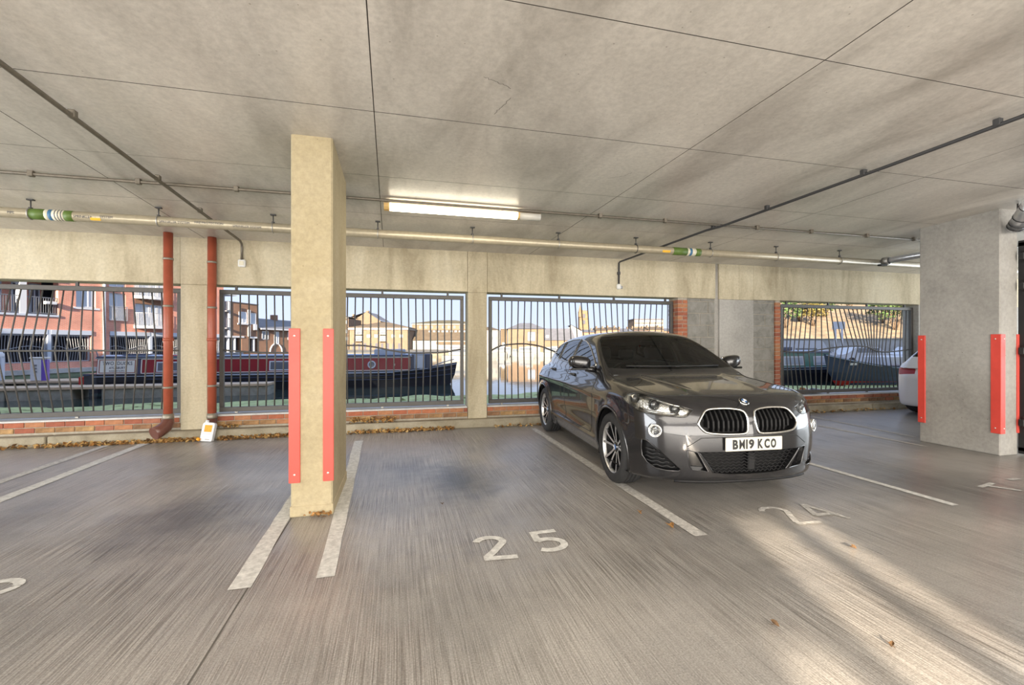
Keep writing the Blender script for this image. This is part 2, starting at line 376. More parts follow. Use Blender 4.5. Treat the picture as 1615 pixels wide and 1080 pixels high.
def carfield(x, y, z):
    ay = np.abs(y)
    side = ay - (PLAN(x) + SECT(z)
                 + .012 * np.exp(-((z - (.815 + .035 * (x - .9) / 2.6)) / .03) ** 2) * np.clip((x - .9) / .5, 0, 1)
                 + .014 * np.exp(-((z - (.315 + .03 * (x - 1.2) / 2)) / .035) ** 2) * np.clip((x - 1.1) / .3, 0, 1) * np.clip((3.3 - x) / .3, 0, 1)
                 - .022 * np.exp(-((z - .45) / .09) ** 2) * np.clip((x - 1.2) / .4, 0, 1) * np.clip((3.25 - x) / .4, 0, 1))
    for xc in (XF, XR):                       # flared arches
        r = np.sqrt((x - xc) ** 2 + (z - RW) ** 2)
        side = side - .018 * np.exp(-((r - .40) / .055) ** 2)
    hy = HOOD(x) - .034 * (ay / .75) ** 2 + .012 * np.exp(-((ay - (.30 + .16 * np.clip(x, 0, 1.2))) / .05) ** 2) * np.clip((x - .15) / .4, 0, 1) * np.clip((1.25 - x) / .2, 0, 1)
    top = (z - hy)
    front = (FRY(ay) + FRZ(z)) - x
    rear = x - (REY(ay) - REZ(z))
    bot = (.20 - .03 * np.clip((x - .2) / .4, 0, 1) + .02 * np.clip((x - 3.9) / .4, 0, 1)) - z
    low = smax(side, front, .13)
    low = smax(low, top, .085)
    low = smax(low, rear, .12)
    low = smax(low, bot, .05)
    gs = (ay - (GW(z) + GPL(x))) * .93
    gt = z - (ROOF(x) - .046 * (ay / .55) ** 2.0)
    ws = ((1.07 + .20 * ay ** 2 + (z - 1.03) * 1.86) - x) * .47
    bs = (x - (4.19 - .16 * ay ** 2 - (z - 1.03) * 1.35)) * .58
    g = smax(gs, gt, .11)
    g = smax(g, ws, .06)
    g = smax(g, bs, .09)
    g = smax(g, .9 - z, .02)
    return smin(low, g, .035)
def cargrad(P, e=.002):
    G = np.empty_like(P)
    for i in range(3):
        d = np.zeros(3); d[i] = e
        a = P + d; b = P - d
        G[:, i] = (carfield(*a.T) - carfield(*b.T)) / (2 * e)
    return G
def carproject(P, n=4):
    P = P.copy()
    for _ in range(n):
        G = cargrad(P); f = carfield(*P.T)
        P -= (np.clip(f, -.03, .03) / np.maximum((G * G).sum(1), .05))[:, None] * G
    return P
def surface_nets(h=.024):
    xs = np.arange(-.06, 4.46, h); n = int(1.0 / h) + 1
    ys = (np.arange(-n, n + 1)) * h; zs = np.arange(.12, 1.60, h)
    F = carfield(*np.meshgrid(xs, ys, zs, indexing='ij'))
    S = F < 0
    nx, ny, nz = F.shape
    acc = np.zeros((nx-1, ny-1, nz-1, 3)); cnt = np.zeros((nx-1, ny-1, nz-1))
    I, J, K = np.meshgrid(np.arange(nx-1), np.arange(ny-1), np.arange(nz-1), indexing='ij')
    cor = [(a, b, c) for a in (0, 1) for b in (0, 1) for c in (0, 1)]
    for p in cor:
        for q in cor:
            if sum(abs(a-b) for a, b in zip(p, q)) == 1 and p < q:
                fa = F[p[0]:nx-1+p[0], p[1]:ny-1+p[1], p[2]:nz-1+p[2]]
                fb = F[q[0]:nx-1+q[0], q[1]:ny-1+q[1], q[2]:nz-1+q[2]]
                m = (fa < 0) != (fb < 0)
                t = np.where(m, fa / np.where(m, fa - fb, 1), 0)
                for d in range(3):
                    acc[..., d] += np.where(m, p[d] + t * (q[d] - p[d]), 0)
                cnt += m
    act = cnt > 0
    idx = -np.ones(act.shape, int); idx[act] = np.arange(act.sum())
    V = acc[act] / cnt[act][:, None]
    V = np.stack([xs[0] + (I[act] + V[:, 0]) * h, ys[0] + (J[act] + V[:, 1]) * h, zs[0] + (K[act] + V[:, 2]) * h], 1)
    V = carproject(V)
    Q = []
    def quads(m, flip, offs):
        a = np.argwhere(m)
        q = np.stack([idx[a[:, 0]-o[0], a[:, 1]-o[1], a[:, 2]-o[2]] for o in offs], 1)
        f = flip[m]
        q[f] = q[f][:, ::-1]
        Q.append(q)
    c = S[:-1, 1:-1, 1:-1] != S[1:, 1:-1, 1:-1]
    m = np.zeros((nx-1, ny-1, nz-1), bool); m[:, 1:, 1:] = c
    fl = np.zeros_like(m); fl[:, 1:, 1:] = S[1:, 1:-1, 1:-1]
    quads(m, fl, [(0,1,1),(0,0,1),(0,0,0),(0,1,0)])
    c = S[1:-1, :-1, 1:-1] != S[1:-1, 1:, 1:-1]
    m = np.zeros((nx-1, ny-1, nz-1), bool); m[1:, :, 1:] = c
    fl = np.zeros_like(m); fl[1:, :, 1:] = S[1:-1, 1:, 1:-1]
    quads(m, fl, [(1,0,1),(1,0,0),(0,0,0),(0,0,1)])
    c = S[1:-1, 1:-1, :-1] != S[1:-1, 1:-1, 1:]
    m = np.zeros((nx-1, ny-1, nz-1), bool); m[1:, 1:, :] = c
    fl = np.zeros_like(m); fl[1:, 1:, :] = S[1:-1, 1:-1, 1:]
    quads(m, fl, [(1,1,0),(0,1,0),(0,0,0),(1,0,0)])
    return V, np.concatenate(Q)
# ================================================================ the car park shell
ZC0, ZS = 3.12, .0317
def zceil(y): return ZC0 - ZS * y          # the deck above falls gently to the canal side
YW = 7.44                                   # inner face of the canal-side wall
fl = MB().box(-14, 17, -10, 7.60, -.25, 0).build('floor', M['floor']); tag(fl, kind='structure')
# painted bay lines and numbers belong to the floor
def paint_quad(name, a, b, w0, w1=None, m='paint_line', z=.003, jit=.006):
    w1 = w1 or w0
    A = Vector((*a, 0)); B = Vector((*b, 0)); t = (B - A).normalized(); n = Vector((-t.y, t.x, 0))
    K = 14; vs = []
    for i in range(K + 1):
        p = A.lerp(B, i / K); w = w0 + (w1 - w0) * i / K
        for s in (-1, 1):
            q = p + n * s * (w/2 + random.uniform(-jit, jit/2)); vs.append((q.x, q.y, z))
    mb = MB().add(vs, [(2*i+1, 2*i, 2*i+2, 2*i+3) for i in range(K)])
    return mb.build(name, M[m], fl)
paint_quad('bay_line', (-.858, 2.80), (-.905, 5.3), .125, .10)
paint_quad('bay_line', (-.415, 2.82), (-.545, 6.70), .105, .12)
paint_quad('bay_line', (2.072, 2.79), (2.10, 7.0), .105, .105, 'line_faint')
paint_quad('bay_line', (4.54, 2.80), (4.50, 7.1), .075, .09)
paint_quad('bay_line', (-3.36, 3.0), (-3.36, 7.22), .12, .12)
paint_quad('bay_line', (-3.81, 3.0), (-3.80, 7.2), .10, .10, 'line_faint')
paint_quad('bay_line', (7.30, 5.0), (7.50, 6.9), .07, .09, 'line_faint')
paint_quad('bay_line', (6.77, 4.5), (6.78, 6.1), .06, .09, 'line_faint')
def stroke_number(name, strokes, w, m):
    mb = MB()
    for i_, st in enumerate(strokes):
        vs, fs = ribbon(st, w, .0032 + .0006 * i_); mb.add(vs, fs)
    return mb.build(name, M[m], fl)
def arc(cx, cy, rx, ry, a0, a1, n=12):
    return [(cx + rx*math.cos(math.radians(a0 + (a1-a0)*i/n)), cy + ry*math.sin(math.radians(a0 + (a1-a0)*i/n))) for i in range(n+1)]
paint_quad('saw_cut', (-.815, .9), (-.812, 3.84), .010, .008, 'darkgap', .0015, .0015)
# 25 in front of the empty bay
two = arc(.60, 3.045, .092, .075, 165, -15) + [(.655, 2.98), (.60, 2.90), (.545, 2.835), (.545, 2.80)]
stroke_number('bay_number', [two, [(.525, 2.815), (.735, 2.80)]], .052, 'paint_line')
five = [(1.09, 3.125), (.935, 3.115), (.925, 2.99)] + arc(.99, 2.925, .115, .085, 110, -140)[1:]
stroke_number('bay_number', [[(1.10, 3.122), (.925, 3.117)], [(.932, 3.135), (.925, 2.975)], arc(.985, 2.915, .105, .085, 128, -135)], .052, 'paint_line')
# worn 24 in front of the parked car
stroke_number('bay_number', [arc(2.95, 3.05, .10, .085, 165, -20) + [(3.0, 2.95), (2.93, 2.82)], [(2.91, 2.80), (3.12, 2.79)]], .046, 'line_faint')
stroke_number('bay_number', [[(3.40, 2.79), (3.31, 3.13)], [(3.31, 3.13), (3.20, 2.90)], [(3.19, 2.905), (3.41, 2.90)]], .046, 'line_faint')
# worn number at the next bay on the right, and the end of a 6 on the left
stroke_number('bay_number', [[(5.34, 3.10), (5.62, 3.16)], [(5.45, 3.13), (5.58, 2.93)], [(5.9, 3.2), (6.05, 3.2)]], .046, 'line_faint')
stroke_number('bay_number', [arc(-2.175, 3.135, .10, .085, 0, 360, 20)], .05, 'paint_line')

# ---------------------------------------------------------------- ceiling slab of cast panels
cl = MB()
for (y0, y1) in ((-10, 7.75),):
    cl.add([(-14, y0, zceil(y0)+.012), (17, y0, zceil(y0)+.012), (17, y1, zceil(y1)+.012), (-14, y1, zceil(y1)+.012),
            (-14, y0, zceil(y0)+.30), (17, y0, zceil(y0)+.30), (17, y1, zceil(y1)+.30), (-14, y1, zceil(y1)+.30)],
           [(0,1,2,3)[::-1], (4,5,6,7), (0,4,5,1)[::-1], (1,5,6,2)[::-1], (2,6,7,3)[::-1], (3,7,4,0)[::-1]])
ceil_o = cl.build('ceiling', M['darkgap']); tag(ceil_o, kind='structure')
XL = [(-14, -14), (-8.0, -8.0), (-5.35, -5.35), (-2.72, -2.72), (-.145, -.235), (2.50, 2.15), (5.15, 4.85), (7.8, 7.6), (10.5, 10.4), (17, 17)]
YL = [-10, -6.2, -3.8, -1.4, 1.0, 2.18, 3.38, 4.56, 5.75, 7.45]
def xl(i, y): a, b = XL[i]; return a + (b - a) * (y - 1.7) / (7.44 - 1.7) if y > 1.7 else a
for i in range(len(XL) - 1):
    for j in range(len(YL) - 1):
        g_ = .0032
        y0, y1 = YL[j] + g_, YL[j+1] - g_
        dz = random.uniform(-.0006, .0006)
        c = [(xl(i, y0) + g_, y0), (xl(i+1, y0) - g_, y0), (xl(i+1, y1) - g_, y1), (xl(i, y1) + g_, y1)]
        vs = [(x, y, zceil(y) + dz) for x, y in c] + [(x, y, zceil(y) + .012) for x, y in c]
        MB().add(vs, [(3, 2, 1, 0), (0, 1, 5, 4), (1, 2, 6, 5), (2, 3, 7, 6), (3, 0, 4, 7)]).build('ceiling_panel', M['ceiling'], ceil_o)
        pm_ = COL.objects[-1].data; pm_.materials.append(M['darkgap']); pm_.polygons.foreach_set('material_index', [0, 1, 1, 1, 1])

# hairline cracks in the soffit
def crack(pts):
    r4 = random.Random(len(pts)); mb = MB(); P = []
    for i in range(len(pts) - 1):
        for k in range(8): t = k / 8; P.append((pts[i][0]*(1-t) + pts[i+1][0]*t + r4.uniform(-.008, .008), pts[i][1]*(1-t) + pts[i+1][1]*t + r4.uniform(-.008, .008)))
    vs, fs = ribbon(P, .0035); vs = [(x, y, zceil(y) - .0045) for x, y, z in vs]
    mb.add(vs, [f[::-1] for f in fs]).build('crack', M['darkgap'], ceil_o)
crack([(.52, 2.80), (.62, 2.84), (.72, 2.88)]); crack([(.74, 2.98), (.70, 3.10), (.66, 3.22)]); crack([(2.0, 4.1), (2.12, 4.02), (2.16, 3.9)])
# ---------------------------------------------------------------- canal-side wall
wall = empty('wall_canal', (0, YW, 0)); tag(wall, kind='structure')
def wpart(name, mb, m): return mb.build(name, m if not isinstance(m, str) else M[m], wall, (0, -YW, 0))
ZB = 2.222
zt = zceil(YW) + .01
# beam over each opening, with pilasters between
for (x0, x1) in ((-14, -3.03), (-2.675, 1.10), (1.43, 5.845), (6.705, 11.0), (11.42, 17)):
    wpart('lintel_beam', MB().box(x0, x1, YW, 7.78, ZB, zt, ch=.006), 'beam')
for (x0, x1, m, dy, yb) in ((-3.022, -2.683, 'beam', .012, 7.78), (1.108, 1.422, 'beam', .012, 7.78), (5.925, 6.698, 'grey_col', .01, 7.78), (11.01, 11.41, 'grey_col', -.03, 7.80)):
    wpart('pilaster', MB().box(x0, x1, YW - dy, yb, .10, ZB - .01, ch=.006), m)
    wpart('pilaster_head', MB().box(x0 - .004, x1 + .004, YW - dy + .006, yb, ZB - .008, zt, ch=.004), 'beam' if m != 'grey_col' else 'beam')
for (x0, x1) in ((-14, -6.36), (11.42, 17)): wpart('wall_infill', MB().box(x0, x1, YW + .01, 7.76, .10, ZB), 'grey_col')
wpart('joint_filler', MB().box(5.846, 5.922, YW + .03, 7.76, .10, zt), 'grey_col')
# kerb ledge along the foot of the wall
for (x0, x1) in ((-14, -8.02), (-8.0, -4.52), (-4.5, -1.02), (-1.0, 2.48), (2.5, 5.98), (6.0, 9.48), (9.5, 17)):
    wpart('kerb_stone', MB().box(x0, x1, 7.285, 7.80, 0.0, .135, ch=.012), 'kerb')
# dwarf brick wall, brick by brick, with a pale coping
BL, BH, BJ = .215, .065, .010
brick_mesh = {}
def brick(x0, x1, y0, y1, z0, z1, m):
    key = (round(x1-x0, 3), round(y1-y0, 3), round(z1-z0, 3))
    if key not in brick_mesh: brick_mesh[key] = MB().box(0, key[0], 0, key[1], 0, key[2], ch=.004).mesh('brick')
    k2 = key + (m.name,)
    if k2 not in brick_mesh:
        me = brick_mesh[key].copy(); me.materials.append(m); brick_mesh[k2] = me
    return obj('brick', brick_mesh[k2], m, wall, (x0, y0 - YW + random.uniform(-.003, .003), z0))
for (x0, x1) in ((-6.3, -3.03), (-2.675, 1.10), (1.43, 5.03), (7.34, 11.0)):
    wpart('mortar_bed', MB().box(x0, x1, YW + .012, 7.74, .12, .318), 'mortar')
    for row in range(2):
        z0 = .165 + row * (BH + BJ); x = x0 - (BL + BJ) / 2 * (row % 2)
        while x < x1:
            a, b = max(x, x0 + .003), min(x + BL, x1 - .003)
            if b - a > .03: brick(a, b, YW, YW + .10, z0, z0 + BH, random.choice(M['bricks']) if row or random.random() < .25 else random.choice(M['brickdirty']))
            x += BL + BJ
    wpart('coping', MB().box(x0 + .004, x1 - .004, YW + .002, 7.76, .306, .33, ch=.005), 'coping')
# brick jambs either side of the block infill
for (x0, x1) in ((5.03, 5.235), (7.215, 7.34)):
    wpart('mortar_bed', MB().box(x0 + .008, x1 - .008, YW + .008, 7.74, .13, ZB - .002), 'mortar')
    for k in range(27):
        z0 = .165 + k * (BH + BJ)
        if z0 + BH > ZB: break
        if x1 - x0 > .15:
            brick(x0, x1, YW + .001, YW + .1025, z0, z0 + BH, random.choice(M['bricks'])) if k % 2 else [brick(x0 + i*.1075, x0 + i*.1075 + .0975, YW + .001, YW + .1025, z0, z0 + BH, random.choice(M['bricks'])) for i in (0, 1)]
            brick(x0, x1, YW + .1125, YW + .30, z0, z0 + BH, random.choice(M['bricks']))
        else:
            brick(x0, x1, YW + .001, YW + .30, z0, z0 + BH, random.choice(M['bricks']))
# grey block infill
for (x0, x1) in ((5.24, 5.845), (6.705, 7.21)):
    wpart('mortar_bed', MB().box(x0, x1, YW + .03, 7.74, .13, ZB - .002), 'mortar')
    row = 0; z0 = .145
    while z0 < ZB - .02:
        z1 = min(z0 + .215, ZB - .006); x = x0 - (.16 if row % 2 else -.01)
        while x < x1:
            a, b = max(x, x0 + .006), min(x + .44, x1 - .006)
            if b - a > .03: wpart('concrete_block', MB().box(a, b, YW + .02 + random.uniform(-.004, .004), 7.7, z0, z1, ch=.006), 'block')
            x += .45
        z0 += .225; row += 1
# walls behind and beside the camera, with the slot that lets the sun in
wr_ = MB()
SX0, SX1 = -.66, .12
for (x0, x1, z0, z1) in ((-14, -1.14, 0, 3.5), (-1.14, SX0, 0, 1.86), (-1.14, SX0, 2.33, 3.5), (-.78, SX0, 1.86, 2.33), (SX1, 17, 0, 3.5), (SX0, SX1, 2.66, 3.5), (SX0 + .42, SX0 + .50, 0, 2.66)):
    wr_.box(x0, x1, -7.3, -7.0, z0, z1)
tag(wr_.build('wall_rear', M['grey_col']), kind='structure')
tag(MB().box(-14.3, -14, -7.3, 7.6, -.1, 3.4).build('wall_left', M['grey_col']), kind='structure')
tag(MB().box(17, 17.3, -7.3, 7.6, -.1, 3.4).build('wall_right', M['grey_col']), kind='structure')
# storeys of flats over the car park (they keep the low sun off the near water)
tag(MB().box(-45, 45, -7.3, 7.9, 3.42, 9.2).build('upper_storeys', M['bricks'][0]), kind='structure')

# ================================================================ columns with red guard strips
def column(x0, x1, y0, y1, m, label, guards):
    c = empty('concrete_column', ((x0+x1)/2, (y0+y1)/2, 0)); off = (-(x0+x1)/2, -(y0+y1)/2, 0)
    tag(c, label, 'column', 'concrete columns between the bays')
    mb = MB(); n = 9; jz = [0, .10, .14] + [.14 + (zceil(y0) - .14) * i / 5 for i in range(1, 6)]
    mb.box(x0, x1, y0, y1, 0, 3.0 + .05, ch=.012)
    mb.build('shaft', m, c, off)
    if x0 < 0: MB().box(x0 - .006, x1 + .006, y0 - .007, y1 + .006, 0, .085, ch=.006).build('plinth', m, c, off)
    for (gx0, gx1, gy0, gy1, screws) in guards:
        g_ = MB().box(gx0, gx1, gy0, gy1, .27, 1.477, ch=.003).build('guard_strip', M['red'], c, off)
        for (sx, sy, nx, ny) in screws:
            for z in (1.42, .335):
                Mx = Matrix.Translation((sx, sy, z)) @ Vector((nx, ny, 0)).to_track_quat('Z', 'Y').to_matrix().to_4x4()
                MB().lathe([(0, .004), (.006, .004), (.009, .001), (.009, -.002)], 10, Mx).build('screw', M['screw'], g_)
    return c
column(-.820, -.512, 3.86, 4.82, M['column'], 'cream concrete column with two red guard strips beside bay 25',
       [(-.832, -.750, 3.846, 3.862, [(-.79, 3.845, 0, -1)]), (-.582, -.503, 3.846, 3.862, [(-.545, 3.845, 0, -1)])])
column(7.06, 7.36, 3.90, 4.78, M['grey_col'], 'grey concrete column with pink-red corner guards in front of the white car',
       [(7.044, 7.062, 3.885, 3.985, [(7.043, 3.94, -1, 0)]), (7.046, 7.12, 3.884, 3.902, [(7.095, 3.883, 0, -1)]), (7.044, 7.062, 4.70, 4.79, [(7.043, 4.745, -1, 0)]), (7.335, 7.375, 3.884, 3.902, [])])

# ================================================================ bent-bar security fences in the openings
YF = 7.60
def fence(label, x0, x1, bars, rail, stubs, left=True, right=True):
    f = empty('security_fence', ((x0+x1)/2, YF, .33)); off = (-(x0+x1)/2, -YF, -.33)
    tag(f, label, 'fence', 'bent-bar fences filling the wall openings')
    fr = M['fence']
    MB().box(x0, x1, YF - .03, YF + .03, 2.10, 2.165, ch=.004).build('top_rail', fr, f, off)
    MB().box(x0, x1, YF - .03, YF + .03, .350, .420, ch=.004).build('bottom_rail', fr, f, off)
    if left: MB().box(x0, x0 + .055, YF - .03, YF + .03, .42, 2.10, ch=.004).build('end_post', fr, f, off)
    if right: MB().box(x1 - .055, x1, YF - .03, YF + .03, .42, 2.10, ch=.004).build('end_post', fr, f, off)
    for s in stubs:
        MB().box(s - .016, s + .016, YF - .016, YF + .016, 2.16, ZB + .02).build('fixing_stub', fr, f, off)
        MB().box(s - .018, s + .018, YF - .016, YF + .016, .325, .352).build('fixing_foot', M['galv'], f, off)
    xs = [p[0] for p in rail]; zs = [p[1] for p in rail]
    rz = pch(xs, zs)
    P = [(x, YF - .022, float(rz(x))) for x in np.linspace(xs[0], xs[-1], 40)]
    MB().tube(P, .013, 8).build('middle_rail', fr, f, off)
    for (x, d) in bars:
        zm = float(rz(min(max(x + d, xs[0]), xs[-1])))
        pts = [(x, YF, 2.11), (x + d*.93, YF, zm + .06), (x + d, YF, zm), (x + d*.93, YF, zm - .06), (x, YF, .41)]
        MB().tube(pts, .0105, 6).build('bar', fr, f, off)
    return f
barsA = [(-6.26, .03), (-6.14, .0), (-6.02, -.04), (-5.90, -.07), (-5.78, -.10), (-5.66, -.12), (-5.54, -.14), (-5.42, -.15), (-5.30, -.158), (-5.213, -.16),
         (-5.096, -.155), (-4.98, -.148), (-4.858, -.145), (-4.737, -.142), (-4.617, -.131), (-4.50, -.103), (-4.388, -.076), (-4.274, -.041), (-4.157, -.011), (-4.037, .017), (-3.92, .034), (-3.801, .048), (-3.685, .059), (-3.566, .057), (-3.451, .051), (-3.33, .032), (-3.215, .018)]
fence('bent-bar fence left of the red drainpipes with a straight middle rail', -6.35, -3.07, barsA, [(-6.3, 1.265), (-4.5, 1.265), (-3.1, 1.265)], (-5.4, -4.344, -3.289))
barsB = [(-2.427 + .1172 * k, .012 * math.sin(k * .35)) for k in range(29)]
fence('fence of nearly straight bars behind the cream column, wavy middle rail', -2.58, 1.055, barsB,
      [(-2.53, 1.268), (-2.3, 1.248), (-1.955, 1.228), (-1.645, 1.226), (-1.25, 1.27), (-.864, 1.333), (-.626, 1.338), (-.385, 1.312), (-.089, 1.25), (.212, 1.213), (.622, 1.216), (1.0, 1.27)], (-2.36, -1.3, -.257, .79))
cl_ = [0, 0, -.004, -.009, -.012, -.009, -.005, .003, .01, .017, .025, .032, .036, .042, .039, .035, .034, .031, .027, .022, .01, -.005, -.013, -.027, -.033, -.036, -.028, -.014, -.005]
barsC = [(1.658 + .1166 * k, d / .61) for k, d in enumerate(cl_)]
fence('bent-bar fence behind the dark grey car with an arched middle rail', 1.485, 5.02, barsC,
      [(1.52, 1.245), (1.67, 1.323), (1.834, 1.352), (2.072, 1.364), (2.314, 1.338), (2.51, 1.287), (2.634, 1.235), (3.0, 1.17), (3.5, 1.2), (4.0, 1.3), (4.5, 1.31), (4.97, 1.2)], (1.71, 2.757, 3.812, 4.868))
barsD = [(7.572, -.014), (7.694, -.055), (7.81, -.093), (7.927, -.108), (8.045, -.118), (8.164, -.101), (8.277, -.08), (8.391, -.03), (8.518, .015), (8.633, .107), (8.753, .157), (8.876, .201), (8.99, .244), (9.108, .277), (9.227, .269), (9.344, .258), (9.458, .23), (9.576, .193), (9.695, .138), (9.807, .075), (9.924, .007), (10.028, -.039), (10.143, -.082), (10.252, -.109), (10.368, -.133), (10.485, -.127), (10.599, -.098), (10.72, -.068), (10.84, -.034)]
fence('fence with bars pinched together, seen beside the grey column', 7.47, 11.0, barsD,
      [(7.52, 1.218), (7.746, 1.2), (8.01, 1.192), (8.337, 1.227), (8.701, 1.275), (9.071, 1.304), (9.449, 1.316), (9.736, 1.293), (9.963, 1.209), (10.225, 1.188), (10.558, 1.207), (10.95, 1.245)], (7.636, 8.696, 9.729, 10.782))
# ================================================================ services on the ceiling and wall
def Rz(a): return Matrix.Rotation(a, 4, 'Z')
def axisM(p, d): return Matrix.Translation(Vector(p)) @ Vector(d).to_track_quat('Z', 'Y').to_matrix().to_4x4()
# fluorescent batten: the lamp lights the room itself
YLT = 5.25
zl = zceil(YLT)
ft = empty('fluorescent_light', (.76, YLT, zl)); off = (-.76, -YLT, -zl)
tag(ft, 'lit fluorescent batten light fixed to the concrete ceiling', 'light')
MB().box(-.165, 1.665, YLT - .035, YLT + .035, zl - .040, zl - .004, ch=.008).build('housing', mat('batten_housing', (.40, .32, .22), .5), ft, off)
m_glow = mat('lit_diffuser', (1, .95, .85), .4, emit=(1.0, .88, .66), estr=13)
prof = [(-.052, 0), (-.050, -.040), (-.036, -.062), (0, -.070), (.036, -.062), (.050, -.040), (.052, 0)]
MB().prism([(a, b) for a, b in prof], -.10, 1.37, O=(0, YLT, zl - .038), U=(0, 1, 0), V=(0, 0, 1), smooth=True).build('diffuser', m_glow, ft, off)
MB().prism(prof, 1.395, 1.655, O=(0, YLT, zl - .038), U=(0, 1, 0), V=(0, 0, 1), smooth=True).build('battery_cover', mat('clear_cover', (.60, .58, .52), .25), ft, off)
for (a, b) in ((-.16, -.10), (1.37, 1.395)):
    MB().prism([(p*1.03, q*1.03) for p, q in prof], a, b, O=(0, YLT, zl - .038), U=(0, 1, 0), V=(0, 0, 1)).build('end_cap', mat('amber_end_cap', (.62, .40, .14), .4), ft, off)
lamp = area('fluorescent_lamp', (.63, YLT, zl - .125), (0, 0, 0), 1.45, .08, 8, (1.0, .84, .58))
# rest of the lighting run, behind the camera
def conduit(name, pts, r, m, label, cat, clips=(), clipm='conduit', group=None):
    p0 = Vector(pts[0]); root = empty(name, p0)
    tag(root, label, cat, group)
    MB().tube([Vector(p) - p0 for p in pts], r, 8).build('tube', M[m], root)
    for c in clips:
        q = Vector(c) - p0
        MB().box(q.x - .022, q.x + .022, q.y - .022, q.y + .022, q.z - r - .008, q.z + .03, ch=.004).build('saddle_clip', M[clipm], root)
    return root
conduit('conduit_pipe', [(-9, 5.15, zceil(5.15) - .028), (-2.19, 5.15, zceil(5.15) - .028), (-2.15, 5.15, zceil(5.15) - .028), (12, 5.17, zceil(5.17) - .028)], .016, 'conduit', 'grey conduit running along the ceiling through the fluorescent light', 'conduit',
        [(x, 5.15, zceil(5.15) - .028) for x in (-3.3, -2.45, -1.6, -.9, 2.4, 3.3, 4.7, 5.6, 6.6, 7.5)])
conduit('conduit_pipe', [(-2.25, 1.6, zceil(1.6) - .064)] + [(-2.20, y, zceil(y) - .064) for y in (3.0, 4.0, 5.1, 5.3, 6.2)] + [(-2.21, 6.75, zceil(6.75) - .05), (-2.22, 7.30, zceil(7.3) - .04), (-2.222, 7.375, zceil(7.37) - .07), (-2.225, 7.395, zceil(7.39) - .13), (-2.228, 7.395, 2.60)], .017, 'conduit',
        'grey conduit crossing the ceiling on the left to a switch box', 'conduit', [(-2.22, 2.4, zceil(2.4) - .05), (-2.20, 3.8, zceil(3.8) - .05), (-2.20, 4.95, zceil(4.95) - .05), (-2.205, 5.9, zceil(5.9) - .05)])
conduit('conduit_pipe', [(x, y, zceil(y) - .063) for x, y in ((4.42, .6), (4.33, 2.26), (4.27, 3.15), (4.10, 5.0), (4.08, 5.12), (4.02, 5.3), (3.82, 7.36))] + [(3.81, 7.395, zceil(7.4) - .08), (3.81, 7.40, 2.42)], .016, 'conduit_dark',
        'black conduit crossing the ceiling above the dark grey car', 'conduit', [(4.36, 1.7, zceil(1.7) - .045), (4.32, 2.4, zceil(2.4) - .045), (4.25, 3.35, zceil(3.35) - .045), (4.15, 4.4, zceil(4.4) - .045), (4.05, 5.2, zceil(5.2) - .045), (3.81, 7.40, 2.62)], 'conduit_dark')
jb = empty('junction_box', (-2.23, 7.44, 2.54)); tag(jb, 'small cream switch box on the beam right of the red drainpipe', 'switch box')
MB().box(-.05, .05, -.055, 0, -.055, .055, ch=.012).build('box', M['whiteplastic'], jb)
MB().box(-.03, .03, -.062, -.053, -.03, .03, ch=.005).build('lid_plate', M['cream'], jb)
MB().tube([(0, -.03, .05), (0, -.035, .085)], .02, 8).build('gland', M['conduit'], jb)
sd = empty('light_sensor', (3.81, 7.40, 2.383)); tag(sd, 'small white sensor hanging from the black conduit on the beam', 'sensor')
MB().lathe([(0, .045), (.03, .045), (.04, .03), (.042, -.02), (.03, -.045), (0, -.05)], 14).build('body', M['whiteplastic'], sd)
MB().lathe([(0, .03), (.022, .03), (.026, 0), (.02, -.03), (0, -.034)], 12, axisM((.035, -.01, -.01), (1, -.3, -.2))).build('eye', mat('grey_lens', (.35, .36, .38), .2), sd)

# sprinkler main with hangers and colour bands
YP, ZP, RP = 6.05, 2.765, .056
sp_ = empty('sprinkler_pipe', (2.0, YP, ZP)); tag(sp_, 'long pale sprinkler pipe hung below the ceiling near the windows', 'pipe')
off = (-2.0, -YP, -ZP)
ZPs = lambda x: 2.765 - .0015 * x
MB().tube([(-9, YP, ZPs(-9)), (-4, YP, ZPs(-4)), (0, YP, ZPs(0)), (4, YP, ZPs(4)), (12, YP, ZPs(12))], RP, 16).build('main', M['sprinkler'], sp_, off)
def band(x0, x1, m, name='colour_band', r=RP + .0025):
    MB().tube([(x0, YP, ZPs(x0)), (x1, YP, ZPs(x1))], r, 16).build(name, M[m], sp_, off)
for (x0, x1, m) in ((-3.871, -3.735, 'green'), (-3.735, -3.70, 'cream'), (-3.70, -3.665, 'blue'), (-3.665, -3.56, 'cream'), (-3.56, -3.482, 'green'),
                    (3.993, 4.232, 'green'), (4.232, 4.27, 'cream'), (4.27, 4.31, 'blue'), (4.31, 4.376, 'cream'), (4.376, 4.465, 'green')): band(x0, x1, m)
for k in range(3):
    band(-3.64 + .028 * k, -3.632 + .028 * k, 'darktext', 'stencil_bar', RP + .0035)
def print_on_pipe(txt, x, ang, size):
    me = text_mesh(txt, size, ext=.0004)
    for v in me.vertices:
        a = math.radians(ang) + v.co.y / (RP + .001); xx = x + v.co.x
        v.co = (xx - 2.0, -(RP + .0015 + v.co.z) * math.cos(a), ZPs(xx) - ZP + (RP + .0015 + v.co.z) * math.sin(a))
    obj('printed_text', me, M['darktext'], sp_)
for (t_, x, a) in (('SPRINKLER', -3.38, -12), ('SYSTEM', -3.16, -2), ('SPRINKLER SYSTEM', -2.5, -15), ('FIRE PROTECTION', -2.15, -2), ('SPRINKLER SYSTEM', -1.75, -18), ('PIPE', -4.02, -10)):
    print_on_pipe(t_, x, a, .036)
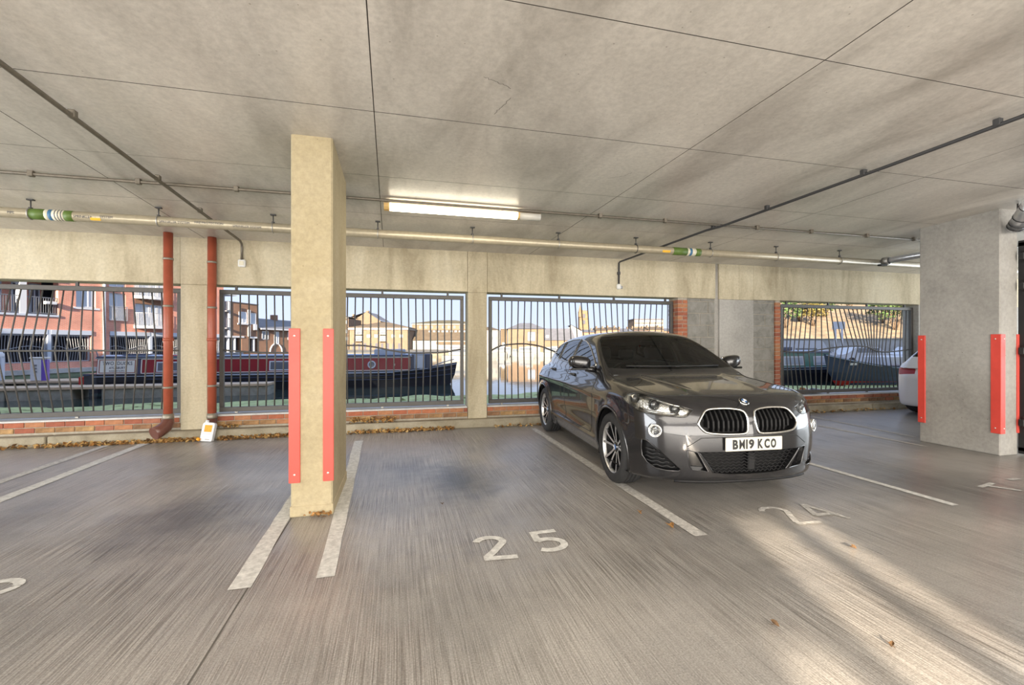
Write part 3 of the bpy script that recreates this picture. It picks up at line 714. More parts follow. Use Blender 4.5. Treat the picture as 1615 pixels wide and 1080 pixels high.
def pipe_patch(x0, x1, a0, a1, m):
    vs = []; n = 6
    for x in (x0, x1):
        for i in range(n + 1):
            a = math.radians(a0 + (a1 - a0) * i / n); vs.append((x - 2.0, -(RP + .003) * math.cos(a), ZPs(x) - ZP + (RP + .003) * math.sin(a)))
    MB().add(vs, [(i, n+1+i, n+2+i, i+1) for i in range(n)], True).build('yellow_sticker', M[m], sp_)
pipe_patch(-3.31, -3.215, -45, -15, 'yellow'); pipe_patch(3.80, 3.93, -40, -5, 'yellow')
for x in (-6.4, -5.1, -3.88, -2.68, -1.48, -.26, .96, 2.18, 3.39, 4.66, 5.88, 7.16):
    hg = MB().box(x - .03, x + .03, YP - .02, YP + .02, zceil(YP) - .012, zceil(YP))
    hg.tube([(x, YP, zceil(YP) - .01), (x, YP, ZP + RP)], .007, 6)
    hg.box(x - .014, x + .014, YP - .012, YP + .012, ZP + RP - .004, ZP + RP + .02)
    h_ = hg.build('hanger', M['conduit_dark'], sp_, off)
    MB().tube([(x + .0, YP + (RP + .004) * math.cos(t), ZPs(x) + (RP + .004) * math.sin(t)) for t in np.linspace(0, 2*math.pi, 17)[:-1]], .006, 5, closed=True).build('hanger_ring', M['conduit_dark'] if abs(x - 3.39) < .1 else M['galv'], sp_, off)
# branch toward the right-hand column
br = empty('branch_pipe', (8.0, YP, ZP)); tag(br, 'silver branch pipe leaving the sprinkler pipe beside the grey column', 'pipe')
MB().tube([(.015, -.065, .0), (.05, -.25, .01), (.25, -1.6, .05)], .05, 14).build('tube', M['foil'], br)
MB().lathe([(.055, -.05), (.066, -.05), (.066, .05), (.055, .05)], 16, axisM((.02, -.115, 0), (.1, -1, 0))).build('tee_collar', M['galv'], br)
MB().box(-.12, .02, -.14, -.07, -.085, -.055, ch=.006).build('valve_tag', M['black'], br)
# foil-jacketed pipes in front of the grey column
fp = empty('insulated_pipe', (7.06, 3.76, 2.74)); tag(fp, 'silver foil jacketed pipe slanting up to the ceiling in the top right corner', 'pipe')
fd = Vector((-.20, -.24, .19)); fn_ = fd.normalized()
MB().tube([(0, 0, 0), fd * .5, fd], .078, 18).build('jacket', M['foil'], fp)
MB().lathe([(0, -.045), (.05, -.04), (.074, -.02), (.080, .01)], 18, axisM((0, 0, 0), fn_)).build('end_cap', M['foil'], fp)
for t_ in (.02, .16, .42, .85): MB().lathe([(.077, -.004), (.082, -.004), (.082, .004), (.077, .004)], 18, axisM(fd * t_, fn_)).build('wire_band', M['black'], fp)
MB().tube([(.04, .04, -.02), (.40, .02, .05)], .04, 12).build('side_branch', M['foil'], fp)
MB().tube([(-.02, -.03, .06), (-.02, -.03, .262)], .008, 6).build('hanger', M['conduit_dark'], fp)
# black steel gate at the frame edge
gt = empty('steel_gate', (7.363, 3.868, 0)); tag(gt, 'black steel gate hinged beside the grey column at the right edge', 'gate')
MB().box(.0, .06, -.03, .03, .02, 2.62, ch=.004).build('hinge_stile', M['blackmetal'], gt)
MB().box(.06, 1.1, -.012, .012, .05, 2.6).build('mesh_panel', M['blackmetal'], gt)
MB().box(1.1, 1.16, -.03, .03, .02, 2.62, ch=.004).build('lock_stile', M['blackmetal'], gt)
for z in (.05, 1.25, 2.55): MB().box(.0, 1.16, -.032, .032, z, z + .05, ch=.004).build('cross_rail', M['blackmetal'], gt)
for z in (.36, 1.23, 2.02, 2.38):
    MB().box(-.05, .04, -.05, .0, z, z + .085, ch=.006).tube([(-.01, -.04, z - .03), (-.01, -.04, z + .115)], .022, 8).build('hinge', M['blackmetal'], gt)

# ================================================================ drainpipes either side of the pilaster
def drain(x, y, zlow, label, elbow):
    d = empty('drainpipe', (x, y, 0)); tag(d, label, 'drainpipe', 'red drainpipes beside the pilaster')
    zt_ = zceil(y)
    MB().tube([(0, 0, zlow), (0, 0, zt_)], .056, 18).build('pipe', M['drain'], d)
    for z in (2.53, 1.88, .76):
        MB().lathe([(.056, -.014), (.063, -.014), (.063, .014), (.056, .014)], 18, Matrix.Translation((0, 0, z))).build('bracket', M['bracket'], d)
    MB().lathe([(.056, -.045), (.068, -.045), (.068, -.02), (.064, .03), (.056, .03)], 18, Matrix.Translation((0, 0, zlow + .04))).build('coupling', M['bracket'], d)
    MB().lathe([(.055, -.02), (.064, -.02), (.064, .02), (.055, .02)], 18, Matrix.Translation((0, 0, 1.42))).build('pipe_socket', M['drain'], d)
    if elbow:
        MB().tube([(0, 0, zlow + .02), (0, -.005, zlow - .05), (-.02, -.04, zlow - .11), (-.06, -.10, zlow - .15), (-.10, -.16, zlow - .175)], [.062, .076, .084, .084, .086], 18).build('elbow', M['drain_brown'], d)
    else:
        MB().tube([(0, 0, zlow + .02), (0, 0, .0)], .058, 18).build('boot', M['drain_brown'], d)
    return d
drain(-3.085, 7.22, .33, 'left red drainpipe ending in a brown elbow', True)
drain(-2.60, 7.36, .30, 'right red drainpipe behind the white plastic container', False)
# white plastic container leaning on the kerb
bt = empty('plastic_container', (-2.60, 7.17, 0)); tag(bt, 'white plastic container with an orange label leaning on the kerb', 'container')
rc = []
w_, h_, r_ = .165, .262, .035
for (cx_, cy_, a0) in ((w_/2 - r_, h_ - r_, 0), (-w_/2 + r_, h_ - r_, 90), (-w_/2 + r_*.6, r_*.6, 180), (w_/2 - r_*.6, r_*.6, 270)):
    rr = r_ if cy_ > .1 else r_*.6
    rc += [(cx_ + rr*math.cos(math.radians(a0 + t)), cy_ + rr*math.sin(math.radians(a0 + t))) for t in (0, 22, 45, 67, 90)]
body = MB().prism(rc, -.035, .035, U=(1, 0, 0), V=(0, 0, 1)).build('body', M['bottle'], bt)
bv = body.modifiers.new('soft', 'BEVEL'); bv.width = .012; bv.segments = 3; bv.limit_method = 'ANGLE'
MB().box(-.045, .055, -.0375, -.034, .13, .225, ch=.001).build('orange_label', M['orange'], bt)
MB().box(-.05, .05, -.0372, -.034, .095, .118).build('label_band', mat('pale_label', (.72, .66, .70), .5), bt)
MB().box(-.01, .05, -.0372, -.034, .022, .030).build('embossed_line', mat('grey_print', (.25, .22, .2), .5), bt)
MB().box(-.05, .05, -.0372, -.034, .05, .075).build('label_band', mat('pale_label_b', (.70, .72, .74), .5), bt)
MB().lathe([(0, .03), (.022, .03), (.024, .0), (.024, -.005)], 14, Matrix.Translation((-.045, 0, h_)), ).build('neck', M['bottle'], bt)
MB().lathe([(0, .026), (.018, .026), (.022, .02), (.022, -.01)], 14, axisM((-.085, -.045, .022), (-.2, -1, .3))).build('cap', M['orange'], bt)
bt.rotation_euler = (math.radians(-14), math.radians(4), math.radians(-10))

# ================================================================ fallen leaves
def leaf_geo(mb, x, y, z, s, a, tilt, roll):
    R = Matrix.Translation((x, y, z)) @ Matrix.Rotation(a, 4, 'Z') @ Matrix.Rotation(tilt, 4, 'X') @ Matrix.Rotation(roll, 4, 'Y')
    pts = [(0, -.5, 0), (.28, -.25, .06), (.34, .05, .10), (.2, .34, .05), (0, .55, .02), (-.2, .34, .05), (-.34, .05, .10), (-.28, -.25, .06), (0, 0, -.02)]
    mb.add([tuple(R @ (Vector(p) * s)) for p in pts], [(8, i, (i+1) % 8) for i in range(8)])
rng = random.Random(3)
drift = {'leaf': MB(), 'leaf2': MB(), 'leaf3': MB()}
def strew(n, xf, yf, zf):
    for _ in range(n):
        x = xf(); y = yf(x); z = zf(x, y)
        leaf_geo(drift[rng.choice(['leaf', 'leaf', 'leaf2', 'leaf2', 'leaf3'])], x, y, z, rng.uniform(.03, .062), rng.uniform(0, 6.28), rng.uniform(-.9, .9), rng.uniform(-.9, .9))
def near_kerb(x): return 7.28 - abs(rng.gauss(0, .028)) - .01
def on_pile(x, y): return max(.012, .055 - (7.28 - y) * .75) * rng.uniform(.3, 1.15)
strew(420, lambda: rng.uniform(-4.6, -2.75), near_kerb, on_pile)
strew(160, lambda: rng.gauss(-3.15, .14), near_kerb, on_pile)
strew(380, lambda: rng.uniform(-2.5, -.9), near_kerb, on_pile)
strew(330, lambda: rng.uniform(-.75, .85), near_kerb, on_pile)
strew(130, lambda: rng.gauss(.1, .22), near_kerb, on_pile)
strew(45, lambda: rng.uniform(1.5, 2.4), near_kerb, on_pile)
strew(90, lambda: rng.uniform(7.5, 10.8), near_kerb, on_pile)
strew(120, lambda: rng.uniform(-6.2, -4.6), near_kerb, on_pile)
strew(150, lambda: rng.uniform(-.75, -.05), lambda x: 7.43 - abs(rng.gauss(0, .035)), lambda x, y: .14 + max(0, .07 - (7.43 - y)) * rng.uniform(.5, 1.2))
strew(40, lambda: rng.uniform(-2.55, -2.2), lambda x: 7.43 - abs(rng.gauss(0, .03)), lambda x, y: .15 + rng.uniform(0, .03))
lr = empty('fallen_leaves', (0, 7.25, 0)); tag(lr, 'drift of dry brown autumn leaves along the kerb', 'leaves', kind='stuff')
for k, nm in (('leaf', 'brown_leaves'), ('leaf2', 'tan_leaves'), ('leaf3', 'dark_leaves')):
    tag(drift[k].build(nm, M[k], lr, (0, -7.25, 0)), kind='stuff')
tuft = MB()
for _ in range(40): leaf_geo(tuft, -.595 + rng.gauss(0, .04), 3.842 - abs(rng.gauss(0, .02)), rng.uniform(.005, .035), rng.uniform(.02, .035), rng.uniform(0, 6.28), rng.uniform(-1, 1), rng.uniform(-1, 1))
t_ = tuft.build('leaf_litter', M['leaf'], None, None); tag(t_, 'small clump of dry leaf litter at the foot of the cream column', 'leaves', kind='stuff')
for (x, y, s, a, m, lb) in ((1.864, 3.275, .05, .4, 'leaf', 'brown leaf by the line left of the car, nearer the car'),
                            (1.932, 2.96, .075, 1.2, 'leaf', 'larger curled brown leaf at the near end of the line left of the car'),
                            (2.91, 2.365, .05, 2.0, 'leaf3', 'dark leaf lying in the sunlit streak on the floor'),
                            (2.127, 1.554, .045, .7, 'leaf3', 'small dark leaf at the lower right of the floor'),
                            (1.73, 1.80, .06, 2.4, 'leaf3', 'thin dark twiggy leaf near the bright patch at the bottom'),
                            (.349, 3.86, .035, .9, 'leaf3', 'dark leaf speck above the number 25')):
    mb = MB(); leaf_geo(mb, 0, 0, s * .25, s, a, .5, .4); leaf_geo(mb, s*.4, s*.2, s * .2, s*.7, a + 1.4, -.5, .3)
    tag(mb.build('fallen_leaf', M[m], None, (x, y, .003)), lb, 'leaf', 'single leaves on the floor')
# ================================================================ the dark grey car
M['carpaint'] = mat('dark_grey_metallic_paint', (.022, .022, .025), .22, .5, coat=1.0)
M['whitepaint'] = mat('white_car_paint', (.80, .81, .83), .35, 0, coat=1.0)
M['chrome'] = mat('chrome', (.80, .79, .76), .10, 1.0)
M['satin'] = mat('satin_silver', (.62, .61, .58), .22, 1.0)
M['alloy'] = mat('machined_alloy', (.72, .72, .72), .38, .85)
M['gloss_black'] = mat('gloss_black', (.010, .010, .011), .12, coat=.6)
M['grille_black'] = mat('grille_black', (.008, .008, .009), .55, spec=.3)
M['tyre'] = mat('tyre_rubber', (.022, .022, .023), .72, noise=.15, nscale=40, bump=.15)
M['lining'] = mat('dark_cabin_trim', (.10, .105, .105), .8)
M['seat'] = mat('dark_seat_cloth', (.07, .07, .07), .85)
M['carglass'] = glass('windscreen_glass', (.88, .94, .92), 1.5)
M['sideglass'] = glass('side_glass', (.84, .89, .89), 2.1)
M['lens'] = glass('clear_lens', (.96, .96, .95), 1.4)
M['reflector'] = mat('lamp_reflector', (.66, .65, .62), .16, .95, noise=.35, nscale=26, bump=.35)
M['lampglass'] = mat('projector_glass', (.10, .105, .11), .04, .5, coat=1.0)
M['plate_white'] = mat('reflective_plate', (.60, .57, .50), .45)
M['plate_black'] = mat('plate_letters', (.012, .012, .012), .5)
M['taillight'] = mat('red_tail_lamp', (.42, .004, .008), .35)
M['badge_blue'] = mat('badge_blue', (.03, .10, .26), .2, coat=1.0); M['badge_white'] = mat('badge_white', (.8, .8, .8), .2, coat=1.0)

def hull(P):
    P = sorted(set(P))
    def half(Q):
        h = []
        for p in Q:
            while len(h) > 1 and (h[-1][0]-h[-2][0])*(p[1]-h[-2][1]) - (h[-1][1]-h[-2][1])*(p[0]-h[-2][0]) <= 1e-9: h.pop()
            h.append(p)
        return h
    a = half(P); b = half(P[::-1])
    return a[:-1] + b[:-1]
def smooth_poly(P, n=2):
    for _ in range(n):
        Q = []
        for i in range(len(P)):
            a, b = P[i], P[(i+1) % len(P)]
            Q += [(a[0]*.8 + b[0]*.2, a[1]*.8 + b[1]*.2), (a[0]*.2 + b[0]*.8, a[1]*.2 + b[1]*.8)]
        P = Q
    return P
def clip(P, a, b, c):
    """keep a*x+b*y<=c"""
    Q = []
    for i in range(len(P)):
        p, q = P[i], P[(i+1) % len(P)]; fp = a*p[0]+b*p[1]-c; fq = a*q[0]+b*q[1]-c
        if fp <= 0: Q.append(p)
        if fp * fq < 0: t = fp / (fp - fq); Q.append((p[0]+t*(q[0]-p[0]), p[1]+t*(q[1]-p[1])))
    return Q
V_, Q_ = surface_nets(.025)
cbm = bmesh.new()
for v in V_: cbm.verts.new(v)
cbm.verts.ensure_lookup_table()
for q in Q_.tolist():
    cbm.faces.new([cbm.verts[i] for i in q])
lay = cbm.faces.layers.int.new('p')
PARTS = {0: 'body'}
def cookie(pid, poly, U, Vv, sel, over=False):
    U, Vv = Vector(U).normalized(), Vector(Vv).normalized()
    poly = hull([tuple(p) for p in poly])
    a0 = min(p[0] for p in poly); a1 = max(p[0] for p in poly); b0 = min(p[1] for p in poly); b1 = max(p[1] for p in poly)
    fs = []
    fl_ = list(cbm.faces)
    C = np.array([f.verts[0].co[:] for f in fl_]); ca = C @ np.array(U); cb = C @ np.array(Vv)
    for i in np.nonzero((ca > a0 - .07) & (ca < a1 + .07) & (cb > b0 - .07) & (cb < b1 + .07))[0]:
        f = fl_[i]
        if f[lay] != 0 and not over: continue
        c = f.calc_center_median(); a = c.dot(U); b = c.dot(Vv)
        if a0 - .04 < a < a1 + .04 and b0 - .04 < b < b1 + .04 and sel(c, f): fs.append(f)
    for i in range(len(poly)):
        p, q = poly[i], poly[(i+1) % len(poly)]
        e = (q[0]-p[0], q[1]-p[1]); no = U * e[1] + Vv * (-e[0]); co = U * p[0] + Vv * p[1]
        if no.length < 1e-7: continue
        no.normalize()
        geom = list({v for f in fs for v in f.verts}) + list({e for f in fs for e in f.edges}) + fs
        r = bmesh.ops.bisect_plane(cbm, geom=geom, plane_co=co, plane_no=no, dist=1e-5)
        fs = [g for g in r['geom'] if isinstance(g, bmesh.types.BMFace) and (g.calc_center_median() - co).dot(no) < 0]
    for f in fs: f[lay] = pid
    return fs
AX, AY, AZ = (1, 0, 0), (0, 1, 0), (0, 0, 1)
for f in cbm.faces: f.normal_update()
# wheel openings
for xc in (XF, XR):
    for s in (1, -1):
        circ = [(xc + .385*math.cos(t), RW + .01 + .385*math.sin(t)) for t in np.linspace(0, 2*math.pi, 41)[:-1]]
        circ = [(a, b) for a, b in circ if b > 0] + [(xc - .385, 0), (xc + .385, 0)]
        fs = cookie(99, circ, AX, AZ, lambda c, f: c.y * s > .56)
bmesh.ops.delete(cbm, geom=[f for f in cbm.faces if f[lay] == 99], context='FACES')
pid = 1
def newpart(name, poly, U, Vv, sel, info=None):
    global pid
    fs = cookie(pid, poly, U, Vv, sel); PARTS[pid] = (name, info); pid += 1
    return fs
WS = [(-.742, 1.10), (-.5, 1.088), (0, 1.084), (.5, 1.088), (.742, 1.10), (.718, 1.21), (.678, 1.308), (.62, 1.405), (.575, 1.444), (.36, 1.460), (0, 1.466)]
WS = hull([tuple(p) for p in WS + [(-a, b) for a, b in WS]])
newpart('windscreen', WS, AY, AZ, lambda c, f: c.x < 2.2 and f.normal.x < -.2 and c.z > 1.05)
RWN = [(s*y, z) for s in (1, -1) for y, z in ((.62, 1.12), (.60, 1.25), (.50, 1.36), (.3, 1.385), (.3, 1.105))]
newpart('rear_window', RWN, AY, AZ, lambda c, f: c.x > 3.4 and f.normal.x > .3)
DLO = hull([(3.62, 1.215), (3.53, 1.325), (3.3, 1.375), (2.93, 1.418), (2.6, 1.424), (2.30, 1.396), (2.10, 1.355), (1.945, 1.300), (1.718, 1.198), (1.56, 1.112), (1.60, 1.096), (1.848, 1.093), (2.779, 1.116), (3.194, 1.136), (3.45, 1.165)])
for s, sd in ((1, 'R'), (-1, 'L')):
    sel = lambda c, f: c.y * s > .35 and c.z > 1.02 and f.normal.y * s > .25
    newpart('front_side_window', clip(DLO, 1, 0, 2.46), AX, AZ, sel, sd)
    newpart('rear_side_window', clip(clip(DLO, -1, 0, -2.54), 1, 0, 3.17), AX, AZ, sel, sd)
    newpart('quarter_window', clip(DLO, -1, 0, -3.215), AX, AZ, sel, sd)
HLU = {1: Vector((.75, .66, 0)).normalized(), -1: Vector((.75, -.66, 0)).normalized()}
HL3 = [(.586, .898, .861), (.543, .87, .893), (.5, .821, .912), (.441, .78, .914), (.39, .769, .908), (.303, .727, .890), (.207, .659, .857), (.15, .573, .832), (.107, .474, .811), (.098, .497, .786), (.098, .527, .76), (.104, .558, .743), (.141, .637, .746), (.202, .72, .751), (.288, .795, .757), (.347, .832, .763), (.407, .858, .784), (.469, .879, .811), (.533, .894, .838)]
HLP = {}
for s in (1, -1):
    HLP[s] = hull([(Vector((x, y*s, 0)).dot(HLU[s]), z) for x, y, z in HL3])
    newpart('headlight', HLP[s], HLU[s], AZ, lambda c, f: c.y * s > .38 and c.x < .75 and f.normal.x < .3, s)
KID = smooth_poly([(.465, .695), (.44, .738), (.395, .795), (.35, .813), (.2, .818), (.09, .806), (.048, .79), (.033, .755), (.035, .70), (.045, .64), (.06, .618), (.1, .610), (.25, .611), (.36, .618), (.415, .631), (.448, .664)], 1)
DUCT = [(.554, .478), (.477, .465), (.375, .300), (.508, .316), (.528, .342)]
INT = [(.835, .534), (.809, .532), (.743, .442), (.668, .371), (.592, .311), (.605, .296), (.688, .294), (.757, .303), (.804, .34), (.832, .393), (.838, .455)]
LOW = [(s*a, b) for s in (1, -1) for a, b in ((.465, .467), (.335, .289), (.2, .273), (.0, .27))]
fsel = lambda c, f: c.x < .5 and f.normal.x < -.2
for s in (1, -1):
    newpart('kidney_grille', [(a*s, b) for a, b in KID], AY, AZ, fsel, s)
    newpart('bumper_duct', [(a*s, b) for a, b in DUCT], AY, AZ, fsel, s)
    newpart('air_intake', [(a*s, b) for a, b in INT], AY, AZ, lambda c, f: c.x < .45 and c.y * s > .4, s)
newpart('lower_grille', LOW, AY, AZ, fsel)
newpart('hood', [(x, s*y) for s in (1, -1) for x, y in ((.185, 0), (.20, .25), (.232, .45), (.30, .69), (.47, .748), (1.22, .765), (1.30, .75), (1.30, .3))], AX, AY, lambda c, f: f.normal.z > .3 and c.z > .8 and c.x < 1.3)
TLU = {1: Vector((-.6, .8, 0)).normalized(), -1: Vector((-.6, -.8, 0)).normalized()}
TL3 = [(4.24, .42, .90), (4.24, .42, .80), (4.13, .74, .77), (3.93, .88, .83), (3.90, .87, .90), (4.1, .74, .93)]
for s in (1, -1):
    newpart('tail_light', [(Vector((x, y*s, 0)).dot(TLU[s]), z) for x, y, z in TL3], TLU[s], AZ, lambda c, f: c.x > 3.8 and c.y * s > .3, s)
FD = [(1.40, .93), (1.44, 1.03), (1.50, 1.072), (2.495, 1.09), (2.495, .37), (1.52, .37), (1.44, .58)]
RD = [(2.505, 1.09), (3.38, 1.12), (3.36, .97), (3.16, .74), (3.06, .37), (2.505, .37)]
for s in (1, -1):
    sel = lambda c, f: c.y * s > .6 and f.normal.y * s > .3
    newpart('front_door', FD, AX, AZ, sel, s)
    newpart('rear_door', RD, AX, AZ, sel, s)

def bisv(fn, lo, hi, n=26):
    for _ in range(n):
        m = (lo + hi) / 2; neg = fn(m) < 0
        lo = np.where(neg, m, lo); hi = np.where(neg, hi, m)
    return (lo + hi) / 2
def table(fn, a0, a1, b0, b1, h, lo, hi):
    A = np.arange(a0, a1 + h, h); B = np.arange(b0, b1 + h, h); GA, GB = np.meshgrid(A, B, indexing='ij')
    T = bisv(lambda m: fn(GA, GB, m), np.full(GA.shape, lo), np.full(GA.shape, hi))
    def look(a, b):
        i = min(max((a - a0) / h, 0), len(A) - 1.001); j = min(max((b - b0) / h, 0), len(B) - 1.001)
        k, l = int(i), int(j); u, v = i - k, j - l
        return float(T[k, l]*(1-u)*(1-v) + T[k+1, l]*u*(1-v) + T[k, l+1]*(1-u)*v + T[k+1, l+1]*u*v)
    return look
_sy = table(lambda x, z, m: carfield(x, m, z), .2, 4.3, .19, 1.5, .015, .3, 1.1)
_fx = table(lambda y, z, m: carfield(-m, y, z), 0, .92, .19, .95, .01, -1.2, .2)
_tz = table(lambda x, y, m: carfield(x, y, m), .05, 1.4, 0, .86, .012, .6, 1.7)
def side_y(x, z, s=1): return s * _sy(x, z)
def front_x(y, z): return -_fx(abs(y), z)
def top_z(x, y): return _tz(x, abs(y))
def ray_in(P, d):
    P = np.array([tuple(p) for p in P]); d = np.array(tuple(d))
    t = bisv(lambda t: -carfield(*(P + t[:, None]*d).T), np.zeros(len(P)), np.full(len(P), 1.2))
    return [Vector(q) for q in (P + t[:, None]*d)]

# pull the cut faces apart into meshes
cbm.verts.index_update()
allv = np.array([v.co[:] for v in cbm.verts]); allp = carproject(allv, 2)
bad = np.linalg.norm(allp - allv, axis=1) > .012
allp[bad] = allv[bad]
alln = cargrad(allp); alln /= np.linalg.norm(alln, axis=1)[:, None]
GEO = {}
for f in cbm.faces: GEO.setdefault(f[lay], []).append([v.index for v in f.verts])
def submesh(p):
    used = sorted({i for f in GEO[p] for i in f}); mp = {i: k for k, i in enumerate(used)}
    return allp[used], alln[used], [[mp[i] for i in f] for f in GEO[p]]
def patch_mesh(name, p, m, recess=None, inset=0.0):
    P, Nn, F = submesh(p)
    me = bpy.data.meshes.new(name)
    if recess is None:
        me.from_pydata(P.tolist(), [], F); me.update()
        me.polygons.foreach_set('use_smooth', [True] * len(F))
        me.normals_split_custom_set_from_vertices(Nn.tolist())
    else:
        R = np.array(recess); n = len(P); edges = {}
        for f in F:
            for i in range(len(f)):
                a, b = f[i], f[(i+1) % len(f)]; k = (min(a, b), max(a, b)); edges.setdefault(k, []).append((a, b))
        bd = [e[0] for e in edges.values() if len(e) == 1]
        c = P.mean(0); Pin = c + (P - c) * (1 - inset) + R
        V = P.tolist() + Pin.tolist()
        fs = [[i + n for i in f] for f in F] + [[b, a, a + n, b + n] for a, b in bd]
        me.from_pydata(V, [], fs); me.update()
    me.materials.append(m)
    return me
def offset_lining(pids, d, cond):
    F = []; 
    for p in pids: F += GEO.get(p, [])
    F = [f for f in F if cond(allp[f].mean(0))]
    used = sorted({i for f in F for i in f}); mp = {i: k for k, i in enumerate(used)}
    me = bpy.data.meshes.new('cabin_lining'); me.from_pydata((allp[used] - alln[used] * d).tolist(), [], [[mp[i] for i in f] for f in F]); me.update()
    return me
cbm.free()

CAR_X, CAR_Y, CAR_TH = 2.859, 3.179, -.0705
car = empty('car', (CAR_X, CAR_Y, 0), math.atan2(math.cos(CAR_TH), -math.sin(CAR_TH)))
tag(car, 'dark grey metallic crossover car parked by the canal fence', 'car')
P_ = M['carpaint']
paint_parts = []
def cpart(name, mb_or_me, m, parent=None):
    if isinstance(mb_or_me, MB): return mb_or_me.build(name, m, parent or car)
    return obj(name, mb_or_me, m, parent or car)
def loop_tube(pts, r, m, name, parent=None, seg=6, closed=True):
    return cpart(name, MB().tube(pts, r, seg, closed=closed), m, parent)
body_o = cpart('body', patch_mesh('body', 0, P_), P_); paint_parts.append(body_o)
partobj = {}
for p, inf in PARTS.items():
    if p == 0 or p not in GEO: continue
    name, info = inf
    if name in ('hood', 'front_door', 'rear_door'):
        o = cpart(name, patch_mesh(name, p, P_), P_); paint_parts.append(o)
    elif name in ('windscreen', 'rear_window', 'front_side_window', 'rear_side_window', 'quarter_window'):
        o = cpart(name, patch_mesh(name, p, M['carglass' if name == 'windscreen' else 'sideglass']), None)
    elif name == 'tail_light': o = cpart(name, patch_mesh(name, p, M['taillight']), M['taillight'])
    elif name == 'headlight':
        s = info; d = HLU[s].cross(Vector((0, 0, 1))) * (-s)          # points inward
        d = Vector((.62, -.62 * s, 0))
        o = cpart('headlight', patch_mesh('headlight', p, M['reflector'], tuple(d * .085), .10), M['reflector'])
        cpart('lens_cover', patch_mesh('lens_cover', p, M['lens']), M['lens'], o)
        for (x, y, z, r) in ((.285, .755, .828, .034), (.172, .625, .800, .030)):
            c = Vector((x, y*s, z)) + d * .05; ax = Vector((-.86, .35*s, 0))
            cpart('bezel', MB().lathe([(r*1.35, -.03), (r*1.42, .02), (r*1.2, .026), (r*1.05, .005)], 22, axisM(c, ax)), M['gloss_black'], o)
            cpart('projector', MB().lathe([(r*math.cos(t), r*.75*math.sin(t)) for t in np.linspace(0, math.pi/2, 7)], 22, axisM(c, ax)), M['lampglass'], o)
        cpart('light_guide', MB().tube([Vector((x, y*s, z)) + d*.03 for x, y, z in ((.40, .83, .79), (.32, .81, .775), (.24, .755, .768), (.17, .68, .765), (.13, .60, .765))], .008, 6), M['satin'], o)
        cpart('brow', MB().tube([Vector((x, y*s, z)) + d*.02 for x, y, z in ((.44, .80, .895), (.36, .77, .885), (.27, .71, .865), (.19, .63, .838), (.14, .55, .82))], .012, 6), M['satin'], o)
        cpart('side_marker', MB().lathe([(0, .012), (.03, .008), (.036, -.01)], 14, axisM(Vector((.47, .85*s, .862)) + d*.03, Vector((-.5, .8*s, 0)))), M['lampglass'], o)
        U = HLU[s]; Nn = Vector((-.66, .75*s, 0)).normalized()
        ring = ray_in([U*a + Vector((0, 0, b)) + Nn*.9 for a, b in smooth_poly(HLP[s], 1)], -Nn)
        loop_tube(ring, .0045, M['gloss_black'], 'seal', o)
    elif name == 'kidney_grille':
        s = info
        o = cpart('kidney_grille', patch_mesh('kidney_grille', p, M['grille_black'], (.075, 0, 0), .0), M['grille_black'])
        ring = [Vector((front_x(a*s, b) - .004, a*s, b)) for a, b in hull(KID)]
        cpart('grille_frame', MB().tube(ring, .0095, 8, closed=True), M['satin'], o)
        for k in range(9):
            y = .075 + k * .043
            zs = [z for a, z in KID]; zz = [(.625, .0), (.66, -.012), (.715, -.02), (.77, -.004), (.805, .006)]
            if y > .36: zz = [(z, dx) for z, dx in zz if .635 + (y - .36)*.5 < z < .805 - (y - .36)*.55]
            if len(zz) < 2: continue
            vs = []; 
            for z, dx in zz:
                x = front_x(y*s, z) + .024 + dx
                vs += [(x, (y - .010)*s, z), (x, (y + .006)*s, z), (x + .05, (y + .006)*s, z), (x + .05, (y - .010)*s, z)]
            n = len(zz)
            cpart('slat', MB().add(vs, [(4*i+j, 4*i+(j+1) % 4, 4*i+4+(j+1) % 4, 4*i+4+j) for i in range(n-1) for j in range(4)] + [(0, 1, 2, 3), (4*n-4, 4*n-3, 4*n-2, 4*n-1)]), M['grille_black'], o)
    elif name == 'bumper_duct':
        s = info
        o = cpart('bumper_duct', patch_mesh('bumper_duct', p, M['gloss_black'], (.045, 0, 0), .12), M['gloss_black'])
        ring = [Vector((front_x(a*s, b) - .001, a*s, b)) for a, b in DUCT]
        cpart('duct_trim', MB().tube(ring, .0055, 6, closed=True), M['carpaint'], o)
    elif name == 'air_intake':
        s = info
        o = cpart('air_intake', patch_mesh('air_intake', p, M['grille_black'], (.055, -.02*s, 0), .06), M['grille_black'])
        for k in range(6):
            z0 = .325 + k * .033; pts = []
            for i in range(22):
                y = .60 + i * .0105
                lim = .318 + (y - .60) * .95
                if z0 + .01 > lim or y > .82: continue
                pts.append(Vector((front_x(y*s, z0) + .026, y*s, z0 + .006*math.sin(i*1.05))))
            if len(pts) > 2: cpart('mesh_bar', MB().tube(pts, .007, 6), M['black'], o)
        ring = [Vector((front_x(a*s, b) - .001, a*s, b)) for a, b in hull([(a, b) for a, b in INT])]
        cpart('intake_lip', MB().tube(ring, .006, 6, closed=True), M['carpaint'], o)
    elif name == 'lower_grille':
        o = cpart('lower_grille', patch_mesh('lower_grille', p, M['grille_black'], (.07, 0, 0), .02), M['grille_black'])
        for k in range(7):
            z = .292 + k * .026; lim = .33 + (z - .289) / (.467 - .289) * .13; pts = []
            n = 60
            for i in range(n + 1):
                y = -lim + 2*lim*i/n
                pts.append(Vector((front_x(y, z) + .022, y, z + .006*(1 if (i // 2) % 2 else -1))))
            cpart('mesh_bar', MB().tube(pts, .0045, 5), M['grille_black'], o)
        cpart('radar_cover', MB().box(.03, .06, -.045, .02, .30, .45, ch=.008), M['grille_black'], o)
